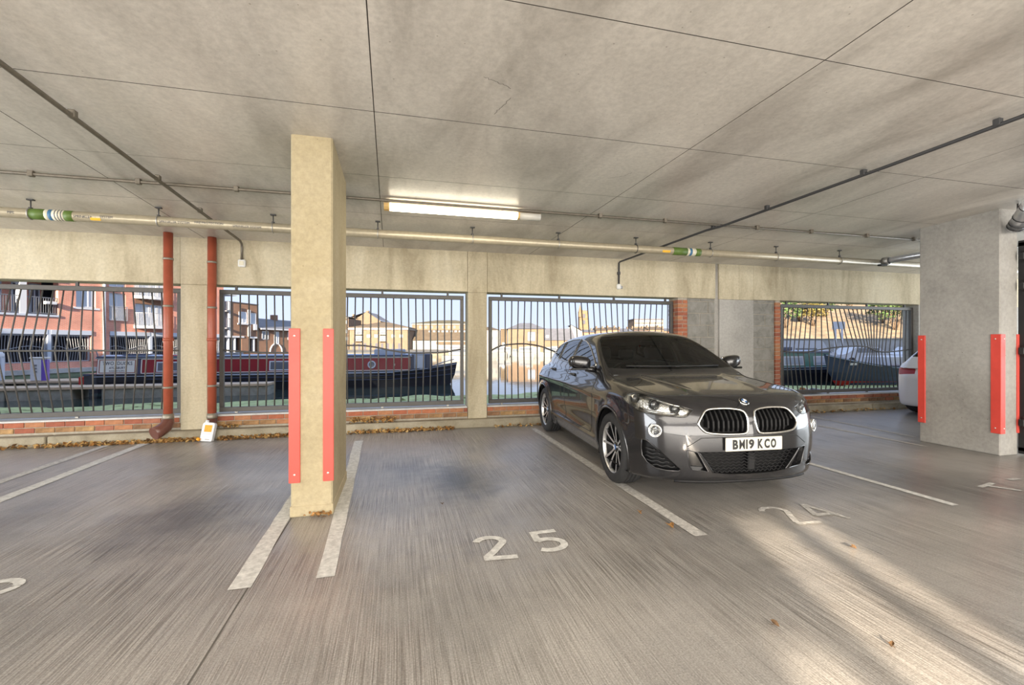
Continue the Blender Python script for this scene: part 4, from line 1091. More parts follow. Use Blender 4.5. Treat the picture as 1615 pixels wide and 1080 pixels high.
        for s in (1, -1):
            pts = [Vector((front_x(s*(.468 - .133*t), .467 - .178*t) - .003, s*(.468 - .133*t), .467 - .178*t)) for t in np.linspace(0, 1, 8)]
            cpart('grille_trim', MB().tube(pts, .005, 6), M['carpaint'], o)
    partobj.setdefault(name, []).append(o)
cpart('cabin_lining', offset_lining(list(PARTS), .035, lambda c: 1.15 < c[0] < 4.05 and c[2] > .62 and not (c[0] < 1.45 and abs(c[1]) < .70 and c[2] < 1.1)), M['lining'])
# remove lining behind glass: it is only kept behind painted panels
lin = [o for o in car.children if o.name.startswith('cabin_lining')][0]
me_old = lin.data
lin.data = offset_lining([0] + [p for p, i in PARTS.items() if p and i[0] in ('front_door', 'rear_door')], .035, lambda c: 1.2 < c[0] < 4.05 and c[2] > .62 and not (c[0] < 1.5 and c[2] < 1.1 and abs(c[1]) < .72))
lin.data.materials.append(M['lining']); bpy.data.meshes.remove(me_old)
# panel gaps
def side_line(pts, s, r=.0042, m='black', name='panel_gap', lift=-.001):
    return cpart(name, MB().tube([Vector((x, side_y(x, z, s) + s*lift, z)) for x, z in pts], r, 5), M[m])
def lerp_line(pts, n=8):
    out = []
    for i in range(len(pts) - 1):
        for k in range(n): t = k / n; out.append(tuple(a + (b - a)*t for a, b in zip(pts[i], pts[i+1])))
    return out + [pts[-1]]
for s in (1, -1):
    side_line(lerp_line(FD[1::-1] + [FD[6], FD[5]], 6), s)
    side_line(lerp_line([(2.5, 1.085), (2.5, .37)], 14), s)
    side_line(lerp_line([(3.36, 1.08), (3.36, .97), (3.19, .77)], 6), s)
    side_line(lerp_line([(1.52, .37), (3.06, .37)], 20), s)
    ring = [Vector((x, side_y(x, z, s) + s*.002, z)) for x, z in lerp_line(DLO + [DLO[0]], 4)[:-1]]
    cpart('window_trim', MB().tube(ring, .009, 6, closed=True), M['satin'])
    for xx in (2.50, 3.19):
        zl_, zh_ = (1.11, 1.418) if xx < 3 else (1.14, 1.385)
        cpart('pillar_trim', MB().tube([Vector((xx, side_y(xx, z, s) + s*.002, z)) for z in np.linspace(zl_, zh_, 8)], .022, 4, sq=True, flat=.35), M['gloss_black'])
    # hood seam
    cpart('panel_gap', MB().tube([Vector((x, s*y, top_z(x, y) - .0005)) for x, y in lerp_line([(.47, .748), (.66, .752), (.84, .756), (1.03, .760), (1.22, .765)], 5)], .0042, 5), M['black'])
    # arches, wells, wheels
    for xc in (XF, XR):
        arc_ = [(xc + .387*math.cos(t), RW + .01 + .387*math.sin(t)) for t in np.linspace(-.42, math.pi + .42, 36)]
        cpart('arch_lip', MB().tube([Vector((x, side_y(x, max(z, .19), s) - s*.004, z)) for x, z in arc_], .011, 7), P_)
        wl_ = (MB().lathe([(.39, -.40), (.395, 0)], 30, axisM((xc, s*.885, RW + .01), (0, s, 0))).lathe([(.39, -.40), (.0, -.40)], 30, axisM((xc, s*.885, RW + .01), (0, s, 0))))
        wl_.v = [(x, y, max(z, .20)) for x, y, z in wl_.v]; cpart('wheel_well', wl_, M['black'])
    # mirror
    mc = Vector((1.62, .965*s, 1.148))
    bm_ = bmesh.new(); bmesh.ops.create_icosphere(bm_, subdivisions=3, radius=1)
    for v in bm_.verts:
        x, y, z = v.co
        q = lambda a, e: math.copysign(abs(a)**e, a)
        x, y, z = q(x, .8), q(y, .7), q(z, .75)
        xx = x*.085 + (y*.02); 
        if x > .3: xx = .03 + (x - .3)*.02
        v.co = (mc.x + xx + abs(y)*.01, mc.y + y*.125*s, mc.z + z*.075 + y*.012)
    me = bpy.data.meshes.new('mirror'); bmesh.ops.recalc_face_normals(bm_, faces=bm_.faces); bm_.to_mesh(me); bm_.free()
    me.polygons.foreach_set('use_smooth', [True]*len(me.polygons)); 
    mo = cpart('door_mirror', me, P_); paint_parts.append(mo); me.materials.append(P_) if not me.materials else None
    cpart('mirror_foot', MB().box(mc.x - .05, mc.x + .05, mc.y - .125, mc.y + .115, mc.z - .088, mc.z - .062, ch=.012).tube([(mc.x - .02, mc.y - s*.06, mc.z - .075), (mc.x - .06, s*.80, 1.065)], .03, 6), M['gloss_black'], mo)
    cpart('mirror_glass', MB().box(mc.x + .052, mc.x + .058, mc.y - .10, mc.y + .10, mc.z - .05, mc.z + .055, ch=.002), M['chrome'], mo)
    for xx, zz in ((2.28, .975), (3.24, .995)):
        yy = side_y(xx, zz, s)
        cpart('door_handle', MB().tube([(xx - .10, yy, zz), (xx - .07, yy + s*.028, zz), (xx + .07, yy + s*.028, zz + .002), (xx + .10, yy, zz + .002)], .014, 8), P_)
    # fog lamp
    fa = Vector((-.86, .50*s, 0)).normalized(); fc = Vector((front_x(.765*s, .622), .765*s, .622)) + fa * .012
    fg = cpart('fog_lamp', MB().lathe([(.054, -.05), (.058, .0), (.053, .007), (.046, .003), (.042, -.012), (.0, -.02)], 26, axisM(fc, fa)), M['chrome'])
    cpart('fog_lens', MB().lathe([(.0, .012), (.028, .010), (.043, .002), (.045, -.008)], 24, axisM(fc, fa)), M['lens'], fg)
    cpart('fog_bulb', MB().lathe([(0, .012), (.013, .008), (.018, -.012)], 14, axisM(fc - fa*.006, fa)), M['lampglass'], fg)
    cpart('fog_recess', MB().lathe([(.058, -.07), (.070, -.005), (.076, -.03)], 26, axisM(fc + Vector((.012, -.018*s, 0)), fa)), M['gloss_black'], fg)
    cpart('wiper', MB().tube([Vector((1.30 - .03, (.55 - .0)*s, 0)) + Vector((0, 0, 1.118)), Vector((1.235, .2*s, 1.115)), Vector((1.23, -.05*s, 1.113))], .009, 5), M['black'])
cpart('panel_gap', MB().tube([Vector((x, y, top_z(x, y) - .0005)) for x, y in lerp_line([(.47, .748), (.30, .69), (.232, .45), (.20, .25), (.185, 0), (.20, -.25), (.232, -.45), (.30, -.69), (.47, -.748)], 5)], .0042, 5), M['black'])
for s in (1, -1):
    cpart('panel_gap', MB().tube([Vector((front_x(y*s, z) - .0005, y*s, z)) for y, z in lerp_line([(.555, .507), (.446, .580), (.27, .586)], 6)], .003, 5), M['black'])
cpart('front_splitter', MB().tube([Vector((front_x(y, .215) + .012, y, .205)) for y in np.linspace(-.62, .62, 30)], .014, 6), M['grille_black'])
# badge
bz = top_z(.115, 0); bn = Vector((-.62, 0, .78)); bc = Vector((.112, 0, bz + .001))
bd = cpart('badge', MB().lathe([(.0, .004), (.041, .004), (.043, .0), (.043, -.006)], 30, axisM(bc, bn)), M['chrome'])
cpart('badge_ring', MB().lathe([(.024, .0055), (.0395, .0055), (.0395, .003)], 30, axisM(bc, bn)), M['gloss_black'], bd)
Mb = axisM(bc, bn)
for k in range(4):
    pts = [(0, 0, .0062)] + [(.0245*math.cos(k*math.pi/2 + t), .0245*math.sin(k*math.pi/2 + t), .0062) for t in np.linspace(0, math.pi/2, 7)]
    cpart('badge_quarter', MB().add([tuple(Mb @ Vector(p)) for p in pts], [(0, i, i+1) for i in range(1, 7)]), M['badge_blue' if k % 2 else 'badge_white'], bd)
# number plate
pl = cpart('number_plate', MB().box(-.018, -.006, -.262, .262, .474, .586, ch=.004), M['plate_white'])
xx_ = -.201
for ch in 'BMI9 KCO':
    if ch == ' ': xx_ += .022; continue
    wch = .0145 if ch == 'I' else .050
    me = text_mesh(ch, .112, bold=.0012 if ch == 'M' else .0052, ext=.0012)
    co = np.array([v.co[:] for v in me.vertices]); lo, hi = co.min(0), co.max(0)
    for v in me.vertices:
        x, y, z = v.co; x = (x - lo[0]) / (hi[0] - lo[0]) * wch + xx_; y = (y - lo[1]) / (hi[1] - lo[1]) * .079 - .0395
        v.co = (-.0185 - z, -x, .530 + y)
    cpart('plate_character', me, M['plate_black'], pl); xx_ += wch + .011
# wheels
def make_wheel(name, c, s):
    w = empty(name, c, 0, car)
    ax = axisM((0, 0, 0), (0, s, 0))
    tw = .113
    cpart('tyre', MB().lathe([(.245, -tw+.01), (.262, -tw), (.30, -tw - .004), (.328, -tw + .012), (.340, -tw + .035), (.3425, -.06), (.3425, -.042), (.336, -.040), (.336, -.034), (.3425, -.032), (.3425, -.004), (.336, -.002), (.336, .004), (.3425, .006), (.3425, .032), (.336, .034), (.336, .040), (.3425, .042), (.3425, .06), (.340, tw - .035), (.328, tw - .012), (.30, tw + .004), (.262, tw), (.245, tw - .01)], 56, ax), M['tyre'], w)
    cpart('rim', MB().lathe([(.236, -.09), (.236, .07), (.243, .092), (.2525, .098), (.2525, .088)], 56, ax), M['alloy'], w)
    cpart('rim_barrel', MB().lathe([(.235, .06), (.225, -.02), (.06, -.03), (.0, -.03)], 40, ax), M['grille_black'], w)
    cpart('brake_disc', MB().lathe([(.06, .01), (.15, .01), (.15, -.005), (.06, -.005)], 36, ax), M['galv'], w)
    for k in range(5):
        for sg in (-1, 1):
            a = 2*math.pi*k/5 + .3
            R = ax @ Matrix.Rotation(a, 4, 'Z')
            # one blade of a double spoke, from hub to rim, widening and dishing inward
            sec = [(.045, .016*sg, .052), (.10, .026*sg, .062), (.17, .045*sg, .076), (.240, .074*sg, .088)]
            wd = [.011, .011, .012, .016]; vs = []; vb = []
            for (r, o_, hh), ww in zip(sec, wd):
                vs += [(r, o_ - ww, hh), (r, o_ + ww, hh)]; vb += [(r, o_ - ww*1.35, hh - .030), (r, o_ + ww*1.35, hh - .030)]
            T = lambda L: [tuple(R @ Vector(p)) for p in L]
            n = len(sec)
            sp = cpart('spoke', MB().add(T([(x, y, z - .0015) for x, y, z in vs] + vb), [(2*i, 2*i+2, 2*n+2*i+2, 2*n+2*i) for i in range(n-1)] + [(2*i+1, 2*n+2*i+1, 2*n+2*i+3, 2*i+3) for i in range(n-1)] + [(2*n+2*i, 2*n+2*i+2, 2*n+2*i+3, 2*n+2*i+1) for i in range(n-1)]), M['gloss_black'], w)
            cpart('spoke_face', MB().add(T(vs), [(2*i, 2*i+1, 2*i+3, 2*i+2) for i in range(n-1)]), M['alloy'], sp)
    cpart('hub', MB().lathe([(.075, .0), (.07, .045), (.035, .055), (.033, .062), (0, .064)], 28, ax), M['gloss_black'], w)
    cpart('hub_cap', MB().lathe([(.0, .067), (.026, .066), (.030, .060)], 22, ax), M['badge_blue'], w)
    for k in range(5):
        a = 2*math.pi*k/5 + .3 + math.pi/5
        cpart('wheel_bolt', MB().lathe([(0, .05), (.010, .05), (.011, .035)], 8, ax @ Matrix.Translation((.054*math.cos(a), .054*math.sin(a), 0))), M['galv'], w)
    return w
for xc in (XF, XR):
    for s in (1, -1): make_wheel('wheel', (xc, s*.792, RW), s)
# cabin
def seat(x, y, wd, name):
    st = empty(name, (x, y, .45), 0, car)
    def soft(nm, x0, x1, y0, y1, z0, z1, tilt=0):
        Mx = Matrix.Translation((x0, 0, z0)) @ Matrix.Rotation(tilt, 4, 'Y') @ Matrix.Translation((-x0, 0, -z0))
        cpart(nm, MB().box(x0, x1, y0, y1, z0, z1, M=Mx, ch=.045), M['seat'], st)
    soft('cushion', -.25, .25, -wd, wd, -.02, .16)
    soft('backrest', .20, .34, -wd, wd, .10, .70, .28)
    if wd < .4: soft('headrest', .36, .44, -.13, .13, .70, .88, .15)
    else:
        for dy in (-.38, 0, .38): cpart('headrest', MB().box(.38, .46, dy - .12, dy + .12, .68, .82, ch=.03), M['seat'], st)
    return st
seat(2.05, .37, .25, 'front_seat'); seat(2.05, -.37, .25, 'front_seat'); seat(2.95, 0, .64, 'rear_seat')
cpart('dashboard', MB().box(1.20, 1.60, -.72, .72, .72, 1.03, ch=.06), M['lining'])
cpart('instrument_hood', MB().box(1.42, 1.62, .22, .54, 1.0, 1.075, ch=.03), M['lining'])
cpart('cabin_floor', MB().box(1.2, 4.0, -.72, .72, .36, .42), M['lining'])
stw = cpart('steering_wheel', MB().tube([tuple(axisM((1.72, .37, .98), (.9, 0, .45)) @ Vector((.185*math.cos(t), .185*math.sin(t), 0))) for t in np.linspace(0, 2*math.pi, 25)[:-1]], .016, 7, closed=True), M['black'])
cpart('steering_hub', MB().box(1.68, 1.73, .30, .44, .93, 1.03, ch=.02), M['black'], stw)
cpart('interior_mirror', MB().box(1.80, 1.83, -.13, .13, 1.335, 1.395, ch=.012), M['black'])
cpart('bulkhead', MB().box(1.16, 1.20, -.74, .74, .4, 1.03), M['lining'])
cpart('underbody', MB().box(.4, 4.0, -.50, .50, .20, .35), M['black'])

# ---------------------------------------------------------------- the white car behind the right column: same shell, other paint
wc = empty('car', (9.35 + 4.27, 6.02, 0), math.radians(180)); tag(wc, 'white car showing its tail from behind the grey column', 'car')
for o in list(car.children):
    nm = o.name.split('.')[0]
    if nm in ('headlight', 'kidney_grille', 'bumper_duct', 'air_intake', 'lower_grille', 'badge', 'number_plate', 'fog_lamp', 'fog_recess', 'front_seat', 'rear_seat', 'steering_wheel', 'wiper', 'front_splitter', 'interior_mirror', 'instrument_hood'): continue
    c = dup(o, wc)
    for q in [c] + list(c.children):
        if q.type == 'MESH' and P_ in list(q.data.materials):
            q.data = q.data.copy()
            for i, mm in enumerate(q.data.materials):
                if mm == P_: q.data.materials[i] = M['whitepaint']
# ================================================================ the canal basin outside
ZWAT = -.85
def water_material():
    m, t, b = nodes('canal_water'); L = t.links.new
    b.inputs['Base Color'].default_value = (.030, .045, .040, 1); b.inputs['Roughness'].default_value = .02; b.inputs['IOR'].default_value = 1.33
    b.inputs['Specular IOR Level'].default_value = .9
    tc = N(t, 'ShaderNodeTexCoord'); mp = N(t, 'ShaderNodeMapping'); mp.inputs['Scale'].default_value = (.6, 1.6, 1); L(tc.outputs['Object'], mp.inputs[0])
    n = N(t, 'ShaderNodeTexNoise', Scale=1.2, Detail=3.0); L(mp.outputs[0], n.inputs['Vector'])
    bp = N(t, 'ShaderNodeBump', Strength=.06, Distance=.05); L(n.outputs['Fac'], bp.inputs['Height']); L(bp.outputs[0], b.inputs['Normal'])
    return m
wtr = MB().add([(-160, 7.83, ZWAT), (220, 7.83, ZWAT), (220, 330, ZWAT), (-160, 330, ZWAT)], [(0, 1, 2, 3)]).build('water', water_material())
tag(wtr, 'still canal basin water reflecting the sky and buildings', 'water', kind='stuff')
tag(MB().box(-30, 30, 7.6, 7.82, -1.6, .13).build('quay_wall', M['kerb']), kind='structure')
# floating weed between the quay and the boats
wm = MB(); r2 = random.Random(11); xs_ = np.linspace(-26, 40, 120)
top = [(x, 19.5 + .35*math.sin(x*1.3) + r2.uniform(-.35, .35) - (.9 if 8 < x < 16 else 0)) for x in xs_]
vs = [(x, 7.85, ZWAT + .012) for x in xs_] + [(x, y, ZWAT + .012) for x, y in top]
n_ = len(xs_); wm.add(vs, [(i, i+1, n_+i+1, n_+i) for i in range(n_-1)])
for _ in range(900):
    x = r2.uniform(-25, 38); y = r2.uniform(14.5, 19.2); s = r2.uniform(.06, .2)
    a = r2.uniform(0, 6.28); wm.add([(x + s*math.cos(a + k*2.1), y + s*math.sin(a + k*2.1)*.6, ZWAT + .02 + r2.uniform(0, .06)*(k == 0)) for k in range(3)], [(0, 1, 2)])
wd_ = wm.build('floating_weed', mat('green_duckweed', (.36, .41, .17), .8, noise=.35, nscale=2.5)); tag(wd_, 'green mat of floating weed on the near water', 'weed', kind='stuff')

OM = {}
OM['brick_pink'] = brickmat('pink_brickwork', (.70, .27, .18), (.64, .23, .155), (.62, .44, .35))
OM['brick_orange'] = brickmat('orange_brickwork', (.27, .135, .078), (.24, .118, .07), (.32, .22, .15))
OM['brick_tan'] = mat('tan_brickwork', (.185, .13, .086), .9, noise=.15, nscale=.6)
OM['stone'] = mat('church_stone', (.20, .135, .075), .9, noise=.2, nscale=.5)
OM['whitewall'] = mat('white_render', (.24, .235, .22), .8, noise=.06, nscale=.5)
OM['white'] = mat('white_paint_trim', (.62, .63, .65), .5)
OM['pale'] = mat('pale_blue_grey_trim', (.50, .55, .62), .6)
OM['slate'] = mat('slate_roof', (.13, .13, .14), .7, noise=.2, nscale=.8)
OM['tile_brown'] = mat('brown_tile_roof', (.115, .085, .052), .85, noise=.2, nscale=.7)
OM['tile_olive'] = mat('olive_tile_roof', (.105, .088, .045), .85, noise=.2, nscale=.7)
OM['win'] = mat('window_glass', (.12, .14, .17), .08, coat=.5)
OM['winpale'] = mat('pale_window_glass', (.42, .47, .53), .08, coat=.5)
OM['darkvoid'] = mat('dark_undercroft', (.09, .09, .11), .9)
OM['rail'] = mat('grey_railing', (.20, .21, .23), .5, .4)
OM['lightrail'] = mat('pale_railing', (.42, .43, .45), .5, .2)
OM['quay'] = concrete('quay_stone', (.46, .45, .42), (.36, .35, .32), (.54, .53, .50), scale=1.5)
OM['quaygreen'] = mat('algae_wall', (.22, .27, .17), .9, noise=.3, nscale=1.5)
OM['timber'] = mat('weathered_timber', (.52, .40, .27), .8, noise=.2, nscale=3)
OM['float'] = concrete('pontoon_concrete', (.30, .30, .25), (.20, .21, .17), (.40, .40, .34), scale=2)
OM['ground'] = mat('far_ground', (.17, .15, .11), .9, noise=.25, nscale=.15)
OM['bank'] = mat('dry_grass_bank', (.27, .20, .12), .95, noise=.45, nscale=.9, bump=.5)
OM['leafg'] = mat('green_foliage', (.10, .17, .05), .8, noise=.5, nscale=2.0)
OM['leafy'] = mat('yellow_foliage', (.22, .18, .05), .8, noise=.4, nscale=2.0)
OM['twig'] = mat('twig_bark', (.16, .11, .07), .9)
OM['blackhull'] = mat('black_hull', (.018, .020, .028), .35, coat=.3)
OM['maroon'] = mat('maroon_cabin', (.23, .012, .022), .3, coat=.6)
OM['navy'] = mat('navy_blue', (.035, .05, .10), .35, coat=.3)
OM['cream'] = mat('cream_sign', (.66, .65, .60), .5)
OM['boatroof'] = mat('blue_grey_boat_roof', (.33, .38, .46), .5)
OM['redpaint'] = mat('red_boat_paint', (.50, .03, .02), .4)
OM['greenboat'] = mat('green_boat_paint', (.10, .24, .19), .4, coat=.3)
OM['purple'] = mat('violet_panel', (.14, .08, .42), .4)
OM['orangebrick_dark'] = mat('sign_border', (.22, .05, .03), .5)

class B:
    """a building, boat or other far thing in its own frame"""
    def __init__(s, name, loc, rz, label, cat, group=None):
        s.o = empty(name, loc, rz); tag(s.o, label, cat, group)
    def box(s, nm, m, x0, x1, y0, y1, z0, z1, parent=None, ch=0): return MB().box(x0, x1, y0, y1, z0, z1, ch=ch).build(nm, m, parent or s.o)
    def mb(s, nm, m, mb, parent=None): return mb.build(nm, m, parent or s.o)
    def window(s, x0, x1, z0, z1, y=0, frame=None, glass_=None, mull=1, fw=.08, sill=False, out=.03):
        fr = frame or OM['white']
        f = MB().box(x0, x1, y - out, y + .06, z0, z0 + fw).box(x0, x1, y - out, y + .06, z1 - fw, z1).box(x0, x0 + fw, y - out, y + .06, z0, z1).box(x1 - fw, x1, y - out, y + .06, z0, z1)
        for k in range(mull):
            xm = x0 + (x1 - x0) * (k + 1) / (mull + 1); f.box(xm - fw/2, xm + fw/2, y - out, y + .06, z0, z1)
        w = f.build('window', fr, s.o)
        MB().box(x0 + fw/2, x1 - fw/2, y - .012, y + .04, z0 + fw/2, z1 - fw/2).build('pane', glass_ or OM['win'], w)
        if sill: MB().box(x0 - .15, x1 + .25, y - .16, y + .05, z0 - .14, z0).build('sill', fr, w)
        return w
    def railing(s, x0, x1, y, z0, z1, n, m=None, nm='railing'):
        mb = MB().box(x0, x1, y - .025, y + .025, z1 - .05, z1).box(x0, x1, y - .02, y + .02, z0, z0 + .05)
        for k in range(n + 1):
            x = x0 + (x1 - x0) * k / n; mb.box(x - .014, x + .014, y - .014, y + .014, z0, z1)
        return mb.build(nm, m or OM['rail'], s.o)
    def hip(s, nm, m, x0, x1, y0, y1, z0, z1, inset, parent=None, gable=False):
        ym = (y0 + y1) / 2; i = 0 if gable else inset
        mb = MB().add([(x0, y0, z0), (x1, y0, z0), (x1, y1, z0), (x0, y1, z0), (x0 + i, ym, z1), (x1 - i, ym, z1)], [(0, 1, 5, 4), (2, 3, 4, 5), (3, 0, 4), (1, 2, 5), (3, 2, 1, 0)])
        return mb.build(nm, m, parent or s.o)
# ---------------------------------------------------------------- brick flats on the left, with their own car park below
FA = math.radians(65)
fb = B('apartment_block', (-24.0, 35.05, 0), FA, 'pink brick flats over a railed car park across the water', 'building')
# brick wall panels around the openings (front face on local y = 0, outward is -y)
def wallpiece(x0, x1, z0, z1, y1=.45, m=None): fb.box('wall', m or OM['brick_pink'], x0, x1, 0, y1, z0, z1)
wallpiece(-16, 8.3, 2.35, 3.22); wallpiece(3.06, 4.13, 3.22, 9.0); wallpiece(4.13, 5.42, 3.22, 4.02); wallpiece(4.13, 5.42, 5.55, 9.0); wallpiece(5.42, 6.34, 3.22, 9.0)
wallpiece(6.34, 7.56, 5.3, 5.75); wallpiece(6.34, 7.56, 7.4, 9.0); wallpiece(7.56, 8.3, 3.22, 9.0); wallpiece(-16, 3.06, 8.2, 9.0)
wallpiece(5.1, 6.38, -.3, 2.35); wallpiece(8.3, 17.0, 2.35, 2.75); wallpiece(8.3, 17.0, 8.4, 9.0); wallpiece(-16, 17.8, -.3, .13, .5)
wallpiece(10.9, 17.0, 2.75, 9.0)
fb.box('core', OM['darkvoid'], -16, 17, 4.0, 9.0, -.3, 8.9); fb.box('slab', OM['pale'], -16, 17, .1, 4.0, 2.36, 2.6)
fb.box('roof', OM['slate'], -16.3, 17.0, -.4, 9.2, 9.0, 9.25)
fb.box('loggia_floor', OM['pale'], -16, 3.06, -.06, 3.9, 3.22, 3.36); fb.box('loggia_ceiling', OM['pale'], -16, 3.06, -.10, 3.9, 5.72, 5.95)
fb.box('canopy', OM['navy'], -16, 1.0, -.3, 2.0, 5.95, 6.25); fb.box('loggia_back', OM['brick_pink'], -16, 3.06, 1.5, 1.7, 3.36, 8.2); fb.box('loggia_upper', OM['pale'], -16, 3.06, -.08, 3.9, 8.05, 8.2)
for x0, x1 in ((-4.6, -2.9), (-2.4, -.5), (-.2, .9), (1.4, 2.2), (2.35, 2.95)): fb.window(x0, x1, 3.4, 5.5, 1.48, OM['pale'], OM['win'] if x0 < 1 else OM['darkvoid'])
for x in (-6.3, -2.75, .95): fb.box('pillar', OM['white'], x, x + .36, .0, .36, 3.36, 5.72)
for a, b in ((-9.5, -6.3), (-5.9, -2.75), (-2.35, .95), (1.32, 3.04)): fb.railing(a, b, .06, 3.42, 4.52, int((b - a) / .13), OM['rail'])
fb.box('planter', OM['white'], 2.2, 2.85, -.22, .0, 4.05, 4.25, ch=.02)
fb.window(4.13, 5.42, 4.02, 5.55, .12, sill=True, glass_=OM['winpale'], mull=2); fb.window(6.34, 7.56, 3.22, 5.3, .12, glass_=OM['winpale']); fb.window(6.34, 7.56, 5.75, 7.4, .12, glass_=OM['winpale'])
fb.railing(6.3, 7.62, -.10, 3.18, 4.28, 12, OM['lightrail'], 'juliet_balcony')
fb.mb('downpipe', OM['pale'], MB().tube([(5.94, -.09, -.2), (5.94, -.09, 8.9)], .09, 8))
for (x0, x1) in ((-16, -8.2), (-7.9, -2.55), (-2.35, 2.42), (2.62, 5.1), (6.38, 9.5), (9.7, 13.2), (13.4, 16.9)):
    fb.box('lintel', OM['pale'], x0, x1, -.05, .35, 2.03, 2.35)
    # slanting bars of the car park screens
    mb = MB().box(x0 + .05, x1 - .05, .08, .13, .15, .21).box(x0 + .05, x1 - .05, .08, .13, 1.93, 2.0).box(x0 + .05, x0 + .11, .08, .13, .15, 2.0).box(x1 - .11, x1 - .05, .08, .13, .15, 2.0)
    n = int((x1 - x0) / .16)
    for k in range(1, n):
        x = x0 + (x1 - x0) * k / n; d = .12 * math.sin(k * .22)
        mb.tube([(x, .1, 1.95), (x + d, .1, 1.1), (x, .1, .18)], .015, 4, cap=False)
    mb.tube([(x0 + (x1 - x0) * i / 14, .085, 1.12 + .12 * math.sin(i * .7)) for i in range(15)], .02, 4)
    mb.build('parking_screen', OM['lightrail'], fb.o)
for x in (-8.2, -2.55, 2.42, 9.5, 13.2): fb.box('pillar', OM['pale'], x, x + .2, -.04, .35, .13, 2.35)
# curved balconies
for z in (2.75, 5.15, 7.5):
    arc2 = [(8.3, .2)] + [(9.75 + 1.55*math.cos(math.radians(a)), -.75*math.sin(math.radians(a))) for a in (180, 155, 130, 105, 80, 55, 30, 0)] + [(11.3, .2)]
    fb.mb('balcony', OM['white'], MB().prism(arc2, z - .1, z + .12))
    mb = MB()
    pth = [(x, y, z + 1.15) for x, y in arc2[1:-1]]; mb.tube(pth, .025, 5)
    for i in range(len(pth) - 1):
        for t in (0, .2, .4, .6, .8):
            x = pth[i][0]*(1-t) + pth[i+1][0]*t; y = pth[i][1]*(1-t) + pth[i+1][1]*t; mb.box(x - .012, x + .012, y - .012, y + .012, z + .12, z + 1.15)
    mb.build('balcony_railing', OM['lightrail'], fb.o)
    for k in range(4): fb.window(8.35 + .64*k, 8.95 + .64*k, z + .12, z + 2.15, .15, glass_=OM['winpale'], mull=0)
    if z > 5: fb.box('wall', OM['brick_orange'], 8.3, 10.9, .0, .4, z - .5, z - .1)
# quay under the flats
qy = B('quay', (-24.0, 35.05, 0), FA, 'pale stone quay edge below the pink brick flats', 'quay')
qy.box('coping', OM['quay'], -18, 60, -.75, 1.2, -.58, -.30); qy.box('face', OM['quaygreen'], -18, 60, -.65, 1.2, -1.4, -.58)
# ---------------------------------------------------------------- sunlit end block and the lower terrace beyond
eb = B('apartment_block', (-24.0, 35.05, 0), FA, 'orange brick end block with grey balconies behind the left pilaster', 'building')
eb.box('wall', OM['brick_orange'], 17.75, 21.6, 0, 8, 2.2, 5.62); eb.box('parapet', OM['white'], 17.6, 17.8, -.06, 8, 2.2, 5.7); eb.box('parapet', OM['slate'], 17.75, 21.65, -.05, 8.05, 5.62, 5.70)
eb.box('balcony_tower', OM['pale'], 17.02, 17.6, .6, 8, -.3, 7.2); eb.box('roof_cap', OM['white'], 17.02, 18.6, -.1, 4, 6.3, 6.5)
for z in (2.9, 4.6): eb.box('balcony', OM['rail'], 17.02, 17.6, -.35, .6, z, z + .12); eb.railing(17.05, 17.6, -.33, z + .12, z + 1.05, 5)
eb.window(18.9, 20.0, 3.55, 4.75, 0, glass_=OM['winpale'], sill=True); eb.window(20.5, 21.3, 3.5, 4.7, 0, glass_=OM['winpale']); eb.box('flue', OM['white'], 20.15, 20.38, -.14, .0, 2.2, 5.0); eb.box('box_bay', OM['white'], 20.85, 21.45, -.2, 0, 2.9, 3.5)
eb.box('ground_wall', OM['brick_orange'], 19.3, 20.4, 0, .5, -.3, 2.2); eb.box('fascia', OM['white'], 17.03, 19.6, -.05, .4, 2.05, 2.22); eb.box('fascia', OM['white'], 20.3, 21.6, -.05, .4, 2.0, 2.18)
eb.box('undercroft', OM['darkvoid'], 17.02, 21.6, 1.5, 7, -.3, 2.1); eb.box('plinth', OM['brick_orange'], 17.02, 21.6, 0, .4, -.3, .5)
for x in (17.6, 18.4, 21.0): eb.box('pillar', OM['white'], x, x + .16, .02, .3, .5, 2.1)
te = B('terrace_houses', (-24.0, 35.05, 0), FA, 'low brick terrace with slate roofs beyond the orange end block', 'building')
te.box('wall', OM['brick_orange'], 21.65, 35, .1, 7, -.3, 3.2)
te.mb('roof', OM['slate'], MB().add([(21.65, -.3, 3.1), (35, -.3, 3.1), (35, 3.4, 4.45), (21.65, 3.4, 4.45), (21.65, 7.2, 3.1), (35, 7.2, 3.1)], [(0, 1, 2, 3), (3, 2, 5, 4), (0, 3, 4), (1, 5, 2)]))
te.box('fascia', OM['white'], 21.66, 35, -.36, -.28, 2.98, 3.14)
for k in range(3):
    x = 22.3 + k * 4.2; te.window(x, x + 1.0, 1.9, 2.85, .1); te.window(x + 1.9, x + 2.7, 1.3, 2.85, .1, glass_=OM['winpale']); te.box('chimney', OM['brick_orange'], x + 1.4, x + 2.0, 3.0, 3.6, 4.2, 5.0)
    te.mb('arch_trim', OM['white'], MB().tube([(x + 2.2 + 1.0*math.cos(t), .05, .45 + 1.0*math.sin(t)) for t in np.linspace(0, math.pi, 9)], .08, 5))

